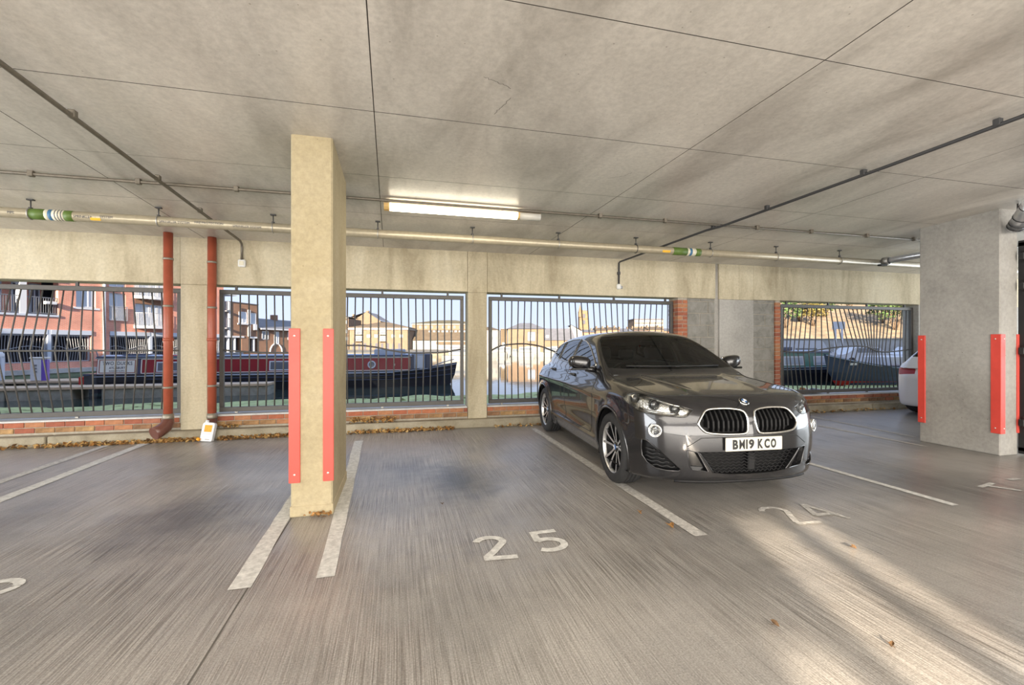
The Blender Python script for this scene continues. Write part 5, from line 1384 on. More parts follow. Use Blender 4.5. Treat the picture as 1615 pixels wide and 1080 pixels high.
# ---------------------------------------------------------------- far shore: ground, blocks, church
CA = math.radians(-14)
def cw(xc, zc, z=0): return (xc*math.cos(CA) - zc*math.sin(CA), xc*math.sin(CA) + zc*math.cos(CA), z)
fg_ = MB().box(-130, 330, 0, 330, -1.5, -.28).build('far_ground', OM['ground'], None, cw(0, 88)); fg_.rotation_euler = (0, 0, CA); tag(fg_, kind='structure')
def far(name, zc, label, cat='building', group=None): return B(name, cw(0, zc), CA, label, cat, group)
K = lambda px, zc: (px - 807.5) / 716 * zc
Zy = lambda py, zc: 1.353 - (py - 543) * zc / 716
z1 = 140
fl1 = far('brick_flats', z1, 'four-bay orange brick flats with brown hipped roof across the basin', 'building')
x0, x1 = K(551, z1), K(643, z1); zt1 = Zy(515.5, z1)
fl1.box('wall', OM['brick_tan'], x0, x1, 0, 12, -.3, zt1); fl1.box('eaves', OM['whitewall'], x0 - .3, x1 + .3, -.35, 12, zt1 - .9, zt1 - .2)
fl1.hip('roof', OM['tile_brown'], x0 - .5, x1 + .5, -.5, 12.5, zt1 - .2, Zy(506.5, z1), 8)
for px in (578, 590, 617, 629.5):
    for py in (522, 533.5): fl1.window(K(px, z1) - .55 + .6, K(px, z1) + .55 + .6, Zy(py + 5, z1) + 1.2, Zy(py, z1) + 1.2, -.02, OM['whitewall'], OM['winpale'], 1)
for px in (566, 604.5):
    bay = fl1.box('bay', OM['whitewall'], K(px - 5, z1), K(px + 5, z1), -.15, 0, Zy(538, z1), zt1 - .6)
    for py in (527.5, 538): fl1.railing(K(px - 5, z1), K(px + 5, z1), -.9, Zy(py, z1), Zy(py - 4, z1), 8, OM['rail'], 'balcony_railing'); fl1.box('balcony', OM['tile_brown'], K(px - 5, z1), K(px + 5, z1), -1, 0, Zy(py, z1) - .15, Zy(py, z1)); fl1.window(K(px - 3, z1), K(px + 3, z1), Zy(py, z1), Zy(py - 6.5, z1), -.18, OM['whitewall'], OM['win'], 2)
for k in range(9): fl1.box('garden_door', OM['darkvoid'], K(556 + k*9, z1), K(559.5 + k*9, z1), -.05, .1, -.3, 1.7)
fl2 = far('brick_flats', 158, 'tall orange brick gabled block rising behind the hipped-roof flats', 'building'); z2 = 158
fl2.box('wall', OM['brick_tan'], K(551, z2), K(600, z2), 0, 12, -.3, Zy(506, z2))
gx = K(578, z2); fl2.mb('gable', OM['brick_tan'], MB().prism([(K(556, z2), Zy(506, z2)), (K(600, z2), Zy(506, z2)), (gx, Zy(491.5, z2))], -.6, 0, O=(0, 0, 0), U=(1, 0, 0), V=(0, 0, 1)))
fl2.mb('roof', OM['slate'], MB().add([(K(545, z2), .1, Zy(502, z2)), (gx, .1, Zy(491.5, z2)), (gx, 12, Zy(491.5, z2)), (K(545, z2), 12, Zy(502, z2)), (K(601, z2), .1, Zy(505.5, z2)), (K(601, z2), 12, Zy(505.5, z2))], [(0, 1, 2, 3), (1, 4, 5, 2)]))
fl2.box('chimney', OM['brick_tan'], K(576, z2), K(580, z2), 1, 2, Zy(492, z2), Zy(489.5, z2)); fl2.box('chimney', OM['brick_tan'], K(554, z2), K(556.5, z2), 1, 2, Zy(502, z2), Zy(495, z2))
fl3 = far('brick_flats', 140, 'orange brick flats with white bays beside the cream column', 'building'); z3 = 140
fl3.box('wall', OM['brick_tan'], K(500, z3), K(549.5, z3), 0, 12, -.3, Zy(502, z3)); fl3.box('cornice', OM['whitewall'], K(500, z3), K(549.5, z3), -.2, 0, Zy(502, z3), Zy(499.5, z3)); fl3.hip('roof', OM['tile_brown'], K(498, z3), K(548, z3), -.4, 12, Zy(499.5, z3), Zy(495, z3), 4)
for px in (516, 524, 532, 541, 547):
    for py in (505, 519.5, 531): fl3.window(K(px - 1.8, z3), K(px + 1.8, z3), Zy(py + 6, z3), Zy(py, z3), -.02, OM['whitewall'], OM['winpale'], 1)
sh = far('long_shed', 146, 'long low building with a deep brown roof across the basin', 'building'); z4 = 146
sh.box('wall', OM['whitewall'], K(648, z4), K(745, z4), 0, 10, -.3, Zy(536, z4))
sh.mb('roof', OM['tile_brown'], MB().add([(K(648, z4), -.5, Zy(536.5, z4)), (K(745, z4), -.5, Zy(536.5, z4)), (K(745, z4), 6, Zy(519, z4)), (K(648, z4), 6, Zy(519, z4)), (K(648, z4), 12, Zy(536, z4)), (K(745, z4), 12, Zy(536, z4))], [(0, 1, 2, 3), (3, 2, 5, 4), (0, 3, 4)]))
for k in range(9): sh.window(K(672 + 7*k, z4), K(676 + 7*k, z4), Zy(523.5, z4), Zy(520, z4), 4.6, OM['whitewall'], OM['winpale'], 1, out=.4)
sh.box('lean_to', OM['tile_brown'], K(692, z4), K(745, z4), -5, 0, Zy(543, z4), Zy(539, z4)); sh.box('lean_to_wall', OM['whitewall'], K(693, z4), K(745, z4), -4.6, 0, -.3, Zy(543, z4))
of = far('brick_offices', 175, 'brick building with an olive hipped roof above the long shed', 'building'); z5 = 175
of.box('wall', OM['brick_tan'], K(650, z5), K(750, z5), 0, 12, -.3, Zy(511, z5)); of.box('eaves', OM['whitewall'], K(650, z5), K(750, z5), -.3, 0, Zy(512, z5), Zy(510, z5)); of.hip('roof', OM['tile_olive'], K(648, z5), K(752, z5), -.6, 13, Zy(510, z5), Zy(503.5, z5), 9)
for k in range(9): of.window(K(661 + 9*k, z5), K(664.5 + 9*k, z5), Zy(518, z5), Zy(513.5, z5), -.03, OM['whitewall'], OM['win'], 1)
# warehouse at the water's edge
z6 = 90
wh = far('warehouse', z6, 'tan brick warehouse with a grey hipped roof reflected in the basin', 'building')
x0, x1 = K(801, z6), K(859, z6); zt6 = Zy(518.5, z6)
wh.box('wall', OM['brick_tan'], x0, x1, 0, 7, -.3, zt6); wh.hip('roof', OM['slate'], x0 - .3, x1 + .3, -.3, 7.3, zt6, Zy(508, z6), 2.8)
w6 = wh.window(K(832, z6), K(844.5, z6), Zy(538, z6), Zy(523, z6), -.02, OM['win'], OM['winpale'], 2, fw=.12)
wh.box('door', OM['whitewall'], K(838, z6), K(852, z6), -.06, .1, -.3, Zy(547, z6)); wh.window(K(808, z6), K(822, z6), Zy(556, z6), Zy(550, z6), -.02, OM['whitewall'], OM['win'], 2)
dk = far('dark_brick_shed', 93, 'darker brick shed left of the warehouse', 'building')
dk.box('wall', OM['tile_brown'], K(789.5, 93), K(800, 93), 0, 6, -.3, Zy(519, 93)); dk.box('roof', OM['slate'], K(789.5, 93), K(800, 93), -.2, 6.2, Zy(519, 93), Zy(518, 93)); dk.box('door', OM['winpale'], K(792, 93), K(797, 93), -.05, .1, -.3, Zy(540, 93))
pb = far('rendered_house', 96, 'pale rendered house with a brown roof at the near side of the pilaster', 'building')
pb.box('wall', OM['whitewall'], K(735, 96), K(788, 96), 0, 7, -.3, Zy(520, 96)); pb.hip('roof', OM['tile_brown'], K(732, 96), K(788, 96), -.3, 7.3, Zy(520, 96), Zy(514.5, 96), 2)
for px in (745, 757, 776, 783): pb.window(K(px - 2, 96), K(px + 2, 96), Zy(536, 96), Zy(530, 96), -.02, OM['whitewall'], OM['win'], 1)
rb = far('brick_cottage', 98, 'brick cottage with a large slate roof right of the warehouse', 'building'); z7 = 98
rb.box('wall', OM['brick_tan'], K(858, z7), K(905, z7), 0, 7, -.3, Zy(536, z7)); rb.hip('roof', OM['slate'], K(856, z7), K(908, z7), -.3, 7.3, Zy(536.5, z7), Zy(517, z7), .5)
rb.window(K(861, z7), K(866, z7), Zy(533, z7), Zy(528, z7), .5, OM['whitewall'], OM['winpale'], 1)
gh = far('gabled_house', 125, 'white gabled house with slate roof left of the church tower', 'building'); z8 = 125
gh.box('wall', OM['whitewall'], K(893, z8), K(918, z8), 0, 9, -.3, Zy(522, z8)); gh.mb('gable', OM['whitewall'], MB().prism([(K(893, z8), Zy(522, z8)), (K(917, z8), Zy(522, z8)), (K(901, z8), Zy(512.5, z8))], -.3, 0, U=(1, 0, 0), V=(0, 0, 1)))
gh.mb('roof', OM['slate'], MB().add([(K(879, z8), 0, Zy(520, z8)), (K(901, z8), -.1, Zy(512, z8)), (K(901, z8), 9, Zy(512, z8)), (K(879, z8), 9, Zy(520, z8)), (K(918, z8), -.1, Zy(521, z8)), (K(918, z8), 9, Zy(521, z8))], [(0, 1, 2, 3), (1, 4, 5, 2)]))
ch_ = far('church', 230, 'stone church tower with a corner pinnacle on the skyline', 'church'); z9 = 230
ch_.box('tower', OM['stone'], K(914, z9), K(928, z9), 0, 5, -.3, Zy(490.5, z9)); ch_.mb('pinnacle', OM['stone'], MB().lathe([(.9, Zy(500, z9)), (.7, Zy(490, z9)), (.05, Zy(480, z9))], 6, Matrix.Translation((K(914.8, z9), 0, 0))))
for k in range(4): ch_.box('merlon', OM['stone'], K(915 + 3.6*k, z9), K(917 + 3.6*k, z9), 0, 1, Zy(490.5, z9), Zy(489, z9))
for py in (495, 505): ch_.box('belfry_opening', OM['darkvoid'], K(919.5, z9), K(923, z9), -.1, .2, Zy(py + 6, z9), Zy(py, z9))
ch_.box('string_course', OM['stone'], K(913.6, z9), K(928.4, z9), -.25, 0, Zy(503, z9), Zy(502, z9))
mr = far('modern_flats', 190, 'modern flats with grey glazed bands on the skyline', 'building'); z10 = 190
mr.box('wall', OM['brick_tan'], K(1000, z10), K(1046, z10), 0, 10, -.3, Zy(503.5, z10))
for py in (504.5, 510.5): 
    for k in range(7): mr.window(K(1001 + 6.4*k, z10), K(1006.4 + 6.4*k, z10), Zy(py + 4, z10), Zy(py, z10), -.04, OM['pale'], OM['winpale'], 1)
mr.box('roof', OM['slate'], K(999, z10), K(1047, z10), -.4, 10, Zy(503.5, z10), Zy(502.6, z10))
for k, (pa, pb_, pt, zz) in enumerate(((915, 940, 519, 132), (940, 958, 516, 132), (958, 977, 515, 132), (977, 998, 517, 132), (998, 1022, 516, 132), (1022, 1047, 514.5, 132), (1047, 1090, 517, 132))):
    h_ = far('terraced_house', zz, ['brick house with slate roof right of the white gable', 'brick house with twin chimneys below the church tower', 'brick house second right of the church tower', 'brick house with slate roof left of the modern flats', 'brick house in front of the left end of the modern flats', 'brick house in front of the right end of the modern flats', 'rightmost brick house before the brick jamb'][k], 'house', 'brick houses on the far shore')
    h_.box('wall', OM['brick_tan' if k % 2 else 'brick_orange'], K(pa, zz) + .05, K(pb_, zz) - .05, 0, 8, -.3, Zy(pt + 5, zz)); h_.hip('roof', OM['tile_brown' if k % 3 else 'slate'], K(pa, zz) + .03, K(pb_, zz) - .03, -.3, 8.3, Zy(pt + 5, zz), Zy(pt, zz), 1.5, gable=True)
    h_.box('chimney', OM['brick_tan'], K(pa + 3, zz), K(pa + 5, zz), 3, 4, Zy(pt + 2, zz), Zy(pt - 2.5, zz)); h_.box('chimney', OM['brick_tan'], K(pb_ - 5, zz), K(pb_ - 3, zz), 3, 4, Zy(pt + 2, zz), Zy(pt - 2.5, zz))
    for q in range(2): h_.window(K(pa + 4 + 6*q, zz), K(pa + 7 + 6*q, zz), Zy(pt + 15, zz), Zy(pt + 9, zz), -.02, OM['whitewall'], OM['win'], 1)
# ================================================================ boats
def hull_mesh(L, beam, g0, g1, depth, bow=.22, stern=.10, flare=.86, n=26, rake=.5):
    """pointed bow at x=L, rounded stern at x=0; waterline at z=0"""
    vs = []; fs = []
    for i in range(n + 1):
        t = i / n; x = t * L
        bt = max(0.0, (t - (1 - bow)) / bow); st = max(0.0, (stern - t) / stern)
        b = beam/2 * (1 - bt**2.1) * math.sqrt(max(.02, 1 - .6*st**2))
        g = g0 + (g1 - g0) * bt**1.7
        lx = x - rake * bt * 1.0
        for s in (1, -1):
            vs += [(x, s*b, g), (x - .25*rake*bt, s*b*(.97 if bt < .01 else .9), g*.45), (lx, s*b*flare, -depth)]
    for i in range(n):
        a, c = i*6, (i+1)*6
        fs += [(a, a+1, c+1, c), (a+1, a+2, c+2, c+1), (a+3, c+3, c+4, a+4), (a+4, c+4, c+5, a+5), (a, c, c+3, a+3)]
    fs += [(0, 3, 4, 1), (1, 4, 5, 2)]
    return MB().add(vs, fs)
def strake(L, beam, g0, g1, fz, bow, stern, rake, r):
    P = []
    for i in range(4, 27):
        t = i / 26; bt = max(0.0, (t - (1 - bow)) / bow); st = max(0.0, (stern - t) / stern)
        b = beam/2 * (1 - bt**2.1) * math.sqrt(max(.02, 1 - .6*st**2)); g = g0 + (g1 - g0) * bt**1.7
        P.append((t*L - .25*rake*bt*(1-fz)*1.8, -b*(.985 if bt < .01 else .90 + .1*fz) - .01, g*fz))
    return MB().tube(P, r, 5)
def narrowboat(name, loc, rz, L, cab0, cab1, roofz, gz, label, hullm, cabm, roofm, bowz):
    b = B(name, loc, rz, label, 'boat')
    b.mb('hull', hullm, hull_mesh(L, 2.08, gz, bowz, .25, bow=.24, stern=.07))
    for z, w in ((gz - .10, .03), (gz - .32, .025)):
        b.box('rubbing_strake', OM['boatroof'] if z > gz - .2 else hullm, .6, L*.80, -1.06, -1.03, z, z + w); b.box('rubbing_strake', hullm, .6, L*.80, 1.03, 1.06, z, z + w)
    cs = [(-.98, gz), (-.90, roofz - .06), (-.86, roofz), (-.4, roofz + .07), (0, roofz + .09), (.4, roofz + .07), (.86, roofz), (.90, roofz - .06), (.98, gz)]
    b.mb('cabin', cabm, MB().prism(cs, cab0, cab1, U=(0, 1, 0), V=(0, 0, 1)))
    rs = [(-.93, roofz - .05), (-.95, roofz), (-.86, roofz + .02), (-.4, roofz + .09), (0, roofz + .11), (.4, roofz + .09), (.86, roofz + .02), (.95, roofz), (.93, roofz - .05), (0, roofz + .05)]
    b.mb('roof', roofm, MB().prism(rs, cab0 - .05, cab1 + .1, U=(0, 1, 0), V=(0, 0, 1)))
    b.mb('handrail', OM['navy'], MB().tube([(cab0, -.93, roofz + .03), (cab1, -.93, roofz + .03)], .035, 6)); b.mb('handrail', OM['navy'], MB().tube([(cab0, .93, roofz + .03), (cab1, .93, roofz + .03)], .035, 6))
    return b
# cabin sides lean in a little; yside gives the outward face at a height
def ys(z, gz, rz_): return -.98 + (.08) * (z - gz) / (rz_ - .06 - gz) - .012
X0 = -13.85; gz, rz_ = .83, 1.60      # heights above the water
nb = narrowboat('narrowboat', (X0, 25.30, ZWAT), 0, 17.0, .65, 14.42, rz_, gz, 'maroon and black narrowboat with a white name panel at its stern', OM['blackhull'], OM['maroon'], OM['boatroof'], 1.22)
def panel(b, nm, m, x0, x1, z0, z1, off=.0, parent=None, gz=gz, rz_=rz_):
    vs = [(x0, ys(z0, gz, rz_) - off, z0), (x1, ys(z0, gz, rz_) - off, z0), (x1, ys(z1, gz, rz_) - off, z1), (x0, ys(z1, gz, rz_) - off, z1)]
    vb = [(x, y + .03, z) for x, y, z in vs]
    return MB().add(vs + vb, [(0, 1, 2, 3), (0, 4, 5, 1), (1, 5, 6, 2), (2, 6, 7, 3), (3, 7, 4, 0)]).build(nm, m, parent or b.o)
for fz_ in (.93, .72, .48): nb.mb('rubbing_strake', OM['boatroof'] if fz_ > .9 else OM['navy'], strake(17.0, 2.08, gz, 1.22, fz_, .24, .07, .5, .022))
# name panel
sg = panel(nb, 'name_panel', OM['cream'], .68, 2.22, .86, 1.54)
panel(nb, 'panel_border', OM['orangebrick_dark'], .74, 2.16, .90, 1.50, .006, sg); panel(nb, 'panel_field', OM['cream'], .78, 2.12, .93, 1.47, .012, sg)
for (txt, z, size, x, sx) in (('TWO  DUCKS', 1.335, .225, 1.45, .76), ('AYLESBURY', 1.135, .14, 1.45, .80), ('ROUN OR SLOPES', .995, .085, 1.44, .80)):
    me = text_mesh(txt, size, bold=.002 if size > .1 else .0005, ext=.002, sx=sx, spacing=1.1)
    for v in me.vertices: a, c, d = v.co; v.co = (x + a, ys(z + c, gz, rz_) - .016 - d, z + c)
    obj('lettering', me, M['darktext'], sg)
panel(nb, 'coach_line', OM['cream'], 2.36, 14.40, .86, .89, .004); panel(nb, 'coach_line', OM['cream'], 2.36, 14.40, 1.505, 1.535, .004); panel(nb, 'coach_line', OM['cream'], 2.36, 2.40, .86, 1.535, .004); panel(nb, 'coach_band', OM['navy'], 2.24, 2.34, .84, 1.54, .004)
panel(nb, 'gunwale_band', OM['navy'], .66, 14.42, .835, .855, .006); panel(nb, 'coach_band', OM['navy'], .66, 14.42, 1.535, 1.60, .006)
for (a, c) in ((2.98, 3.95), (7.72, 8.66), (10.2, 10.9)):
    w_ = panel(nb, 'window', OM['pale'], a, c, .93, 1.40, .02); panel(nb, 'pane', OM['win'], a + .06, c - .06, .985, 1.345, .026, w_)
for px_ in (12.5,):
    Mx = axisM((px_, ys(1.165, gz, rz_) - .02, 1.165), (0, -1, .08))
    w_ = nb.mb('porthole', OM['pale'], MB().lathe([(.14, 0), (.15, .03), (.20, .03), (.205, 0)], 22, Mx)); nb.mb('pane', OM['win'], MB().lathe([(.15, .012), (0, .012)], 18, Mx), w_)
nb.box('vent', OM['cream'], 13.6, 13.66, -.98, -.92, 1.1, 1.2)
nb.mb('tiller', OM['rail'], MB().tube([(.55, -.05, .95), (.35, -.02, 1.1), (.12, .0, 1.9), (-.05, .0, 2.0)], .025, 6)); nb.box('rudder_block', OM['redpaint'], -.25, .05, -.55, -.15, .35, .72)
nb.box('stern_deck', OM['navy'], .05, .66, -.8, .8, .78, .86)
nb.box('foredeck_cover', OM['boatroof'], 14.55, 15.2, -.80, .80, .84, 1.78, ch=.06); nb.box('foredeck_door', OM['pale'], 14.8, 15.1, -.83, -.78, .95, 1.6); nb.box('foredeck_frame', OM['navy'], 14.45, 14.62, -.88, .88, .84, 1.66); nb.box('foredeck_hatch', OM['navy'], 15.2, 15.6, -.70, .70, .84, 1.70, ch=.05)
nb.mb('bow_rail', OM['lightrail'], MB().tube([(15.6, -.8, 1.05), (16.2, -.55, 1.25), (16.8, -.15, 1.38)], .03, 5))
nb.box('roof_box', OM['whitewall'], 4.0, 6.2, -.4, .4, 1.66, 1.80, ch=.03); nb.box('roof_plank', OM['redpaint'], 3.2, 5.0, -.62, -.45, 1.66, 1.70); nb.mb('chimney', OM['blackhull'], MB().tube([(3.0, -.3, 1.6), (3.0, -.3, 2.0)], .07, 8)); nb.box('solar_panel', OM['navy'], 1.4, 2.4, -.5, .4, 1.70, 1.76); nb.box('roof_box', OM['boatroof'], 12.6, 14.2, -.5, .5, 1.66, 1.95, ch=.04)
# pontoons
def pontoon(label, x0, x1, y0, y1, zt, ls):
    p = B('pontoon', ((x0+x1)/2, (y0+y1)/2, 0), 0, label, 'pontoon', 'floating pontoons'); xm, ym = (x0+x1)/2, (y0+y1)/2
    n = int((x1 - x0) / ls)
    for k in range(n):
        a = x0 + (x1 - x0) * k / n; p.box('float', OM['float'], a - xm + .04, a + (x1-x0)/n - xm - .04 - (.9 if k % 3 == 2 else 0), y0 - ym + .06, y1 - ym - .06, ZWAT - .3, zt - .09, ch=.02)
    m = int((x1 - x0) / .9)
    for k in range(m):
        a = x0 + (x1 - x0) * k / m; p.box('deck_board', OM['timber'], a - xm + .006, a + (x1-x0)/m - xm - .006, y0 - ym, y1 - ym, zt - .09, zt + random.uniform(-.006, .006))
    return p
pa_ = pontoon('timber-decked concrete pontoon along the near side of the maroon narrowboat', -21, -5.5, 21.75, 22.9, -.35, 2.6)
pontoon('pontoon walkway with service posts behind the left fence', -26.5, -13.9, 26.4, 28.2, -.40, 2.6)
tf = B('tyre_fender', (-8.2, 21.60, -.62), 0, 'black tyre fender hanging on the near pontoon', 'tyre')
tf.mb('tyre', M['tyre'], MB().tube([(.26*math.cos(t), 0, .26*math.sin(t)) for t in np.linspace(0, 2*math.pi, 21)[:-1]], .09, 8, closed=True)); tf.mb('rope', OM['cream'], MB().tube([(0, -.03, .2), (.02, .05, .38)], .015, 5))
for (x, y, lb, wid) in ((-18.7, 27.0, 'pale blue service post with rounded top at the left edge', .5), (-16.8, 26.75, 'white service post with a violet side on the pontoon', .34)):
    sp2 = B('service_post', (x, y, -.39), math.radians(18), lb, 'post', 'service posts on the pontoon')
    if wid > .4:
        sp2.box('body', OM['pale'], -.27, .27, -.2, .2, 0, 1.15, ch=.03); sp2.mb('cap', OM['white'], MB().lathe([(.31, 0), (.31, .12), (.22, .26), (0, .32)], 14, Matrix.Translation((0, 0, 1.15))))
    else:
        sp2.box('body', OM['white'], -.28, .10, -.2, .2, 0, 1.05, ch=.02); sp2.box('side_panel', OM['purple'], .10, .30, -.19, .19, 0, 1.0); sp2.box('cap', OM['cream'], -.31, .33, -.23, .23, 1.05, 1.13, ch=.02)
        for z in (.4, .55, .7): sp2.box('socket', OM['rail'], -.13, -.05, -.22, -.2, z, z + .08)
# boats seen in the right-hand opening
gb = narrowboat('narrowboat', (18.3, 22.15, ZWAT), 0, 12.0, .9, 6.15, 1.76, .87, 'green narrowboat with white framed windows seen through the right fence', OM['blackhull'], OM['greenboat'], OM['boatroof'], 1.1)
for (a, c) in ((2.8, 4.2), (4.9, 5.85)):
    w_ = panel(gb, 'window', OM['white'], a, c, 1.0, 1.53, .02, None, .87, 1.76); panel(gb, 'pane', OM['winpale'], a + .08, c - .08, 1.07, 1.46, .028, w_, .87, 1.76)
gb.box('roof_box', OM['navy'], 2.8, 3.9, -.5, .4, 1.85, 2.05, ch=.03); gb.box('coach_line', OM['boatroof'], .95, 6.1, -1.0, -.985, .885, .93)
db = B('dark_boat', (29.6, 19.75, ZWAT), math.radians(180), 'navy blue boat with a red waterline, bow towards the left', 'boat')
db.mb('hull', OM['navy'], hull_mesh(7.3, 2.3, 1.0, 1.70, .05, bow=.55, stern=.05, rake=.9)); db.mb('boot_topping', OM['redpaint'], hull_mesh(6.7, 2.05, .20, .24, .2, bow=.5, stern=.05, rake=.4))
db.mb('rubbing_strake', OM['boatroof'], MB().tube([(0, 1.16, .9), (3.4, 1.16, .92), (5.2, .93, 1.12), (6.4, .52, 1.4), (7.2, .05, 1.62)], .03, 5)); db.box('cabin', OM['white'], .6, 3.6, -.8, .8, 1.0, 1.55, ch=.08)
db.box('name_plate', OM['cream'], 6.0, 6.5, .78, .80, 1.10, 1.22)
# small white cruisers along the far shore
def cruiser(loc, rz, L, lab):
    c = B('cruiser', loc, rz, lab, 'boat', 'white cruisers moored on the far shore')
    c.mb('hull', OM['whitewall'], hull_mesh(L, L*.33, .75, 1.05, .1, bow=.5, stern=.04)); c.box('cabin', OM['whitewall'], L*.12, L*.62, -L*.13, L*.13, .75, 1.75, ch=.12)
    c.box('cabin_window', OM['win'], L*.16, L*.58, -L*.135, L*.135, 1.2, 1.55); c.box('canopy', OM['navy'] if L > 6 else OM['boatroof'], L*.10, L*.35, -L*.13, L*.13, 1.75, 1.85)
    return c
for (px, zc, L, rz, lb) in ((800, 84, 4.4, 180, 'white cruiser moored left of the warehouse door'), (845, 83, 5.0, 180, 'larger white cruiser moored before the warehouse'), (884, 82, 5.0, 180, 'white cruiser beside the tail of the dark grey car'), (783, 86, 4.5, 0, 'small white boat before the pale rendered house'), (697, 60, 7.5, 5, 'white cruiser behind the bow of the maroon narrowboat'), (716, 66, 6.5, 0, 'white cruiser with canopy behind the maroon bow, further right')):
    p = cw(K(px, zc), zc, ZWAT); cruiser(p, math.radians(rz) + CA, L, lb)
# quay and grassy bank on the right
bk = MB(); NX, NY = 46, 16; r5 = random.Random(5); gr = []
for j in range(NY + 1):
    for i in range(NX + 1):
        v = j / NY; zc = 38 + 30 * v; u = 1 + 17 * v + 36 * i / NX
        z = -.3 + (0 if v < .08 else 8.2 * ((v - .08) / .92) ** .8) + r5.uniform(-.18, .18) * (v > .08)
        gr.append((u + 22, zc - 38, z))
bk.add(gr, [(j*(NX+1)+i, j*(NX+1)+i+1, (j+1)*(NX+1)+i+1, (j+1)*(NX+1)+i) for j in range(NY) for i in range(NX)], True)
bo = bk.build('grass_bank', OM['bank'], None, cw(0, 38)); bo.rotation_euler = (0, 0, CA); tag(bo, kind='structure')
rq = MB().box(20, 72, 0, 40, -1.5, -.32).build('right_quay', OM['quay'], None, cw(0, 34)); rq.rotation_euler = (0, 0, CA); tag(rq, kind='structure')
rw = B('road_wall', cw(0, 38.5), CA, 'grey roadside wall at the foot of the grassy bank', 'wall'); rw.box('wall', OM['quay'], 22.5, 60, 0, .4, -.3, 1.75); rw.box('coping', OM['float'], 22.5, 60, -.06, .46, 1.75, 1.85)
def bush(loc, rx, rzz, n, m, lb, cat='bush', seed=1):
    r6 = random.Random(seed); b = B('bush', loc, 0, lb, cat, 'bushes on the grassy bank'); mb = MB()
    for _ in range(n):
        a = r6.uniform(0, 6.28); e = math.asin(r6.uniform(-.3, 1)); k = r6.uniform(.55, 1.05)
        c = Vector((rx*k*math.cos(e)*math.cos(a), rx*k*math.cos(e)*math.sin(a), rzz*.55 + rzz*.6*k*math.sin(e)))
        s = r6.uniform(.10, .24); R = Matrix.Rotation(r6.uniform(0, 6), 4, 'Z') @ Matrix.Rotation(r6.uniform(-1.2, 1.2), 4, 'X')
        mb.add([c + (R @ Vector(p)) * s for p in ((-1, -.4, 0), (0, -.7, .2), (1, 0, 0), (0, .7, .2))], [(0, 1, 2, 3)])
    b.mb('foliage', m, mb)
    st = MB()
    for k in range(5): a = k * 1.26; st.tube([(0, 0, -.3), (rx*.3*math.cos(a), rx*.3*math.sin(a), rzz*.4), (rx*.6*math.cos(a), rx*.6*math.sin(a), rzz*.8)], [.08, .05, .02], 5)
    b.mb('stems', OM['twig'], st); return b
def bank_z(zc): v = (zc - 38) / 30; return -.3 + (0 if v < .08 else 8.2 * ((v - .08) / .92) ** .8)
for k, (px, zc, rx, rh, m, lb) in enumerate(((1240, 50, 2.0, 3.0, 'leafg', 'dark green bush at the left end of the bank'), (1262, 53, 2.2, 3.2, 'leafg', 'green bush second from the brick jamb on the bank'), (1283, 51, 1.9, 2.6, 'leafy', 'yellowing bush on the upper bank'), (1300, 55, 1.8, 2.4, 'leafg', 'small green bush mid-bank'),
                                           (1392, 52, 2.0, 2.8, 'leafg', 'green bush on the right part of the bank'), (1412, 49, 2.2, 3.4, 'leafg', 'large green bush near the right end of the fence'), (1432, 51, 2.2, 3.0, 'leafy', 'yellow-green bush at the right end of the bank'), (1340, 60, 1.6, 2.2, 'leafy', 'small yellow bush high on the bank'))):
    bush(cw(K(px, zc), zc, bank_z(zc) - .1), rx * .75, rh, 420, OM[m], lb, seed=k + 2)
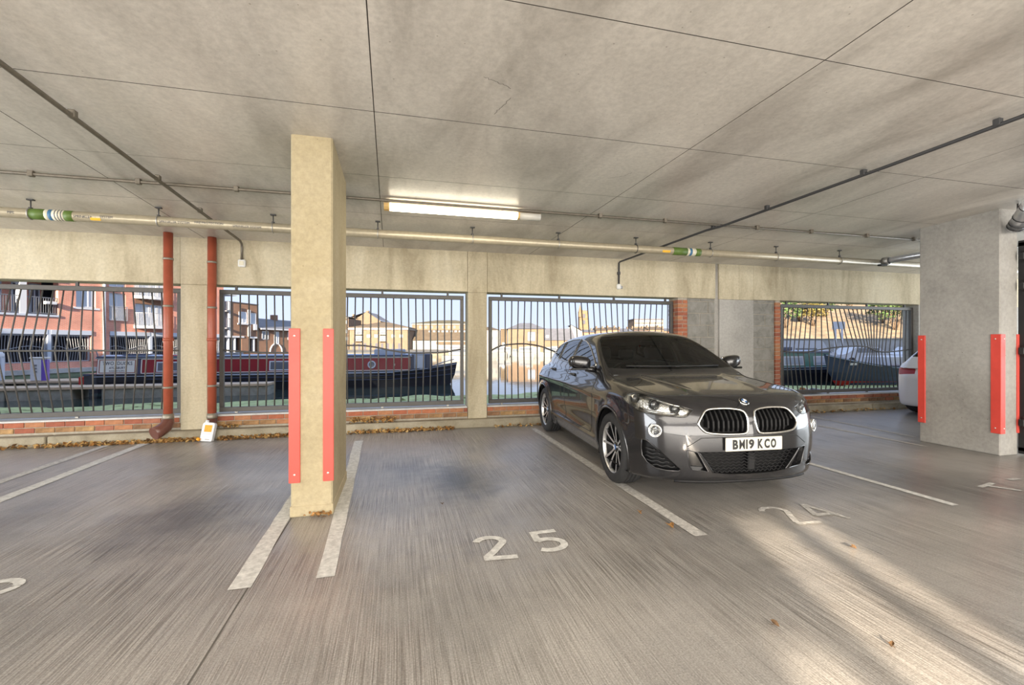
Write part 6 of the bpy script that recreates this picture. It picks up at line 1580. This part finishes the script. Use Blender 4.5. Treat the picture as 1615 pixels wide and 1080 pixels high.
lp = B('sign_post', cw(K(1321, 37), 37, -.3), CA, 'white twin-post sign on the far quay by the bank', 'sign'); lp.box('post', OM['white'], -.25, -.12, -.05, .05, 0, 3.4); lp.box('post', OM['white'], .3, .42, -.05, .05, 0, 3.4); lp.box('board', OM['white'], -.45, .55, -.08, .0, 2.9, 3.5)
for (px, lb, m) in ((1262, 'white van parked by the bank wall', 'white'), (1358, 'white parked car right of the sign post', 'white'), (1450, 'white parked car at the right end of the bank wall', 'white')):
    v_ = B('parked_car', cw(K(px, 36), 36, -.3), CA, lb, 'car', 'cars parked below the bank')
    pr = [(-2.1, .25), (-2.1, .85), (-1.6, 1.0), (-1.0, 1.45), (.7, 1.45), (1.4, .98), (2.0, .85), (2.1, .3)] if 'van' not in lb else [(-2.3, .3), (-2.3, 1.95), (1.2, 1.95), (1.7, 1.15), (2.3, 1.0), (2.3, .3)]
    v_.mb('body', OM[m], MB().prism(pr, -.85, .85, U=(1, 0, 0), V=(0, 0, 1))); v_.box('window', OM['win'], -.9, .75, -.87, .87, 1.02, 1.36)
    for xx in (-1.35, 1.3):
        for yy in (-.87, .72): v_.mb('wheel', M['tyre'], MB().lathe([(.0, 0), (.32, 0), (.34, .03), (.34, .12), (.32, .15), (0, .15)], 16, axisM((xx, yy, .32), (0, 1, 0))))
# bundle lying on the quayside sill just outside the right fence
bn_ = B('tarpaulin_bundle', (8.15, 7.70, .33), 0, 'brown and blue cloth bundle lying on the sill outside the right fence', 'bundle')
for nm, m, c, r in (('brown_roll', M['leaf'], (0, 0, .06), (.10, .05, .07)), ('pale_roll', M['whiteplastic'], (.11, 0, .055), (.07, .05, .06)), ('blue_roll', OM['navy'], (.30, 0, .05), (.16, .05, .055))):
    bm_ = bmesh.new(); bmesh.ops.create_icosphere(bm_, subdivisions=3, radius=1)
    for v in bm_.verts:
        k = 1 + .12*math.sin(v.co.x*5 + v.co.z*4) + .08*math.sin(v.co.y*9)
        v.co = (c[0] + v.co.x*r[0]*k, c[1] + v.co.y*r[1]*k, max(.002, c[2] + v.co.z*r[2]*k))
    me = bpy.data.meshes.new(nm); bm_.to_mesh(me); bm_.free(); me.polygons.foreach_set('use_smooth', [True]*len(me.polygons)); obj(nm, me, m, bn_.o)
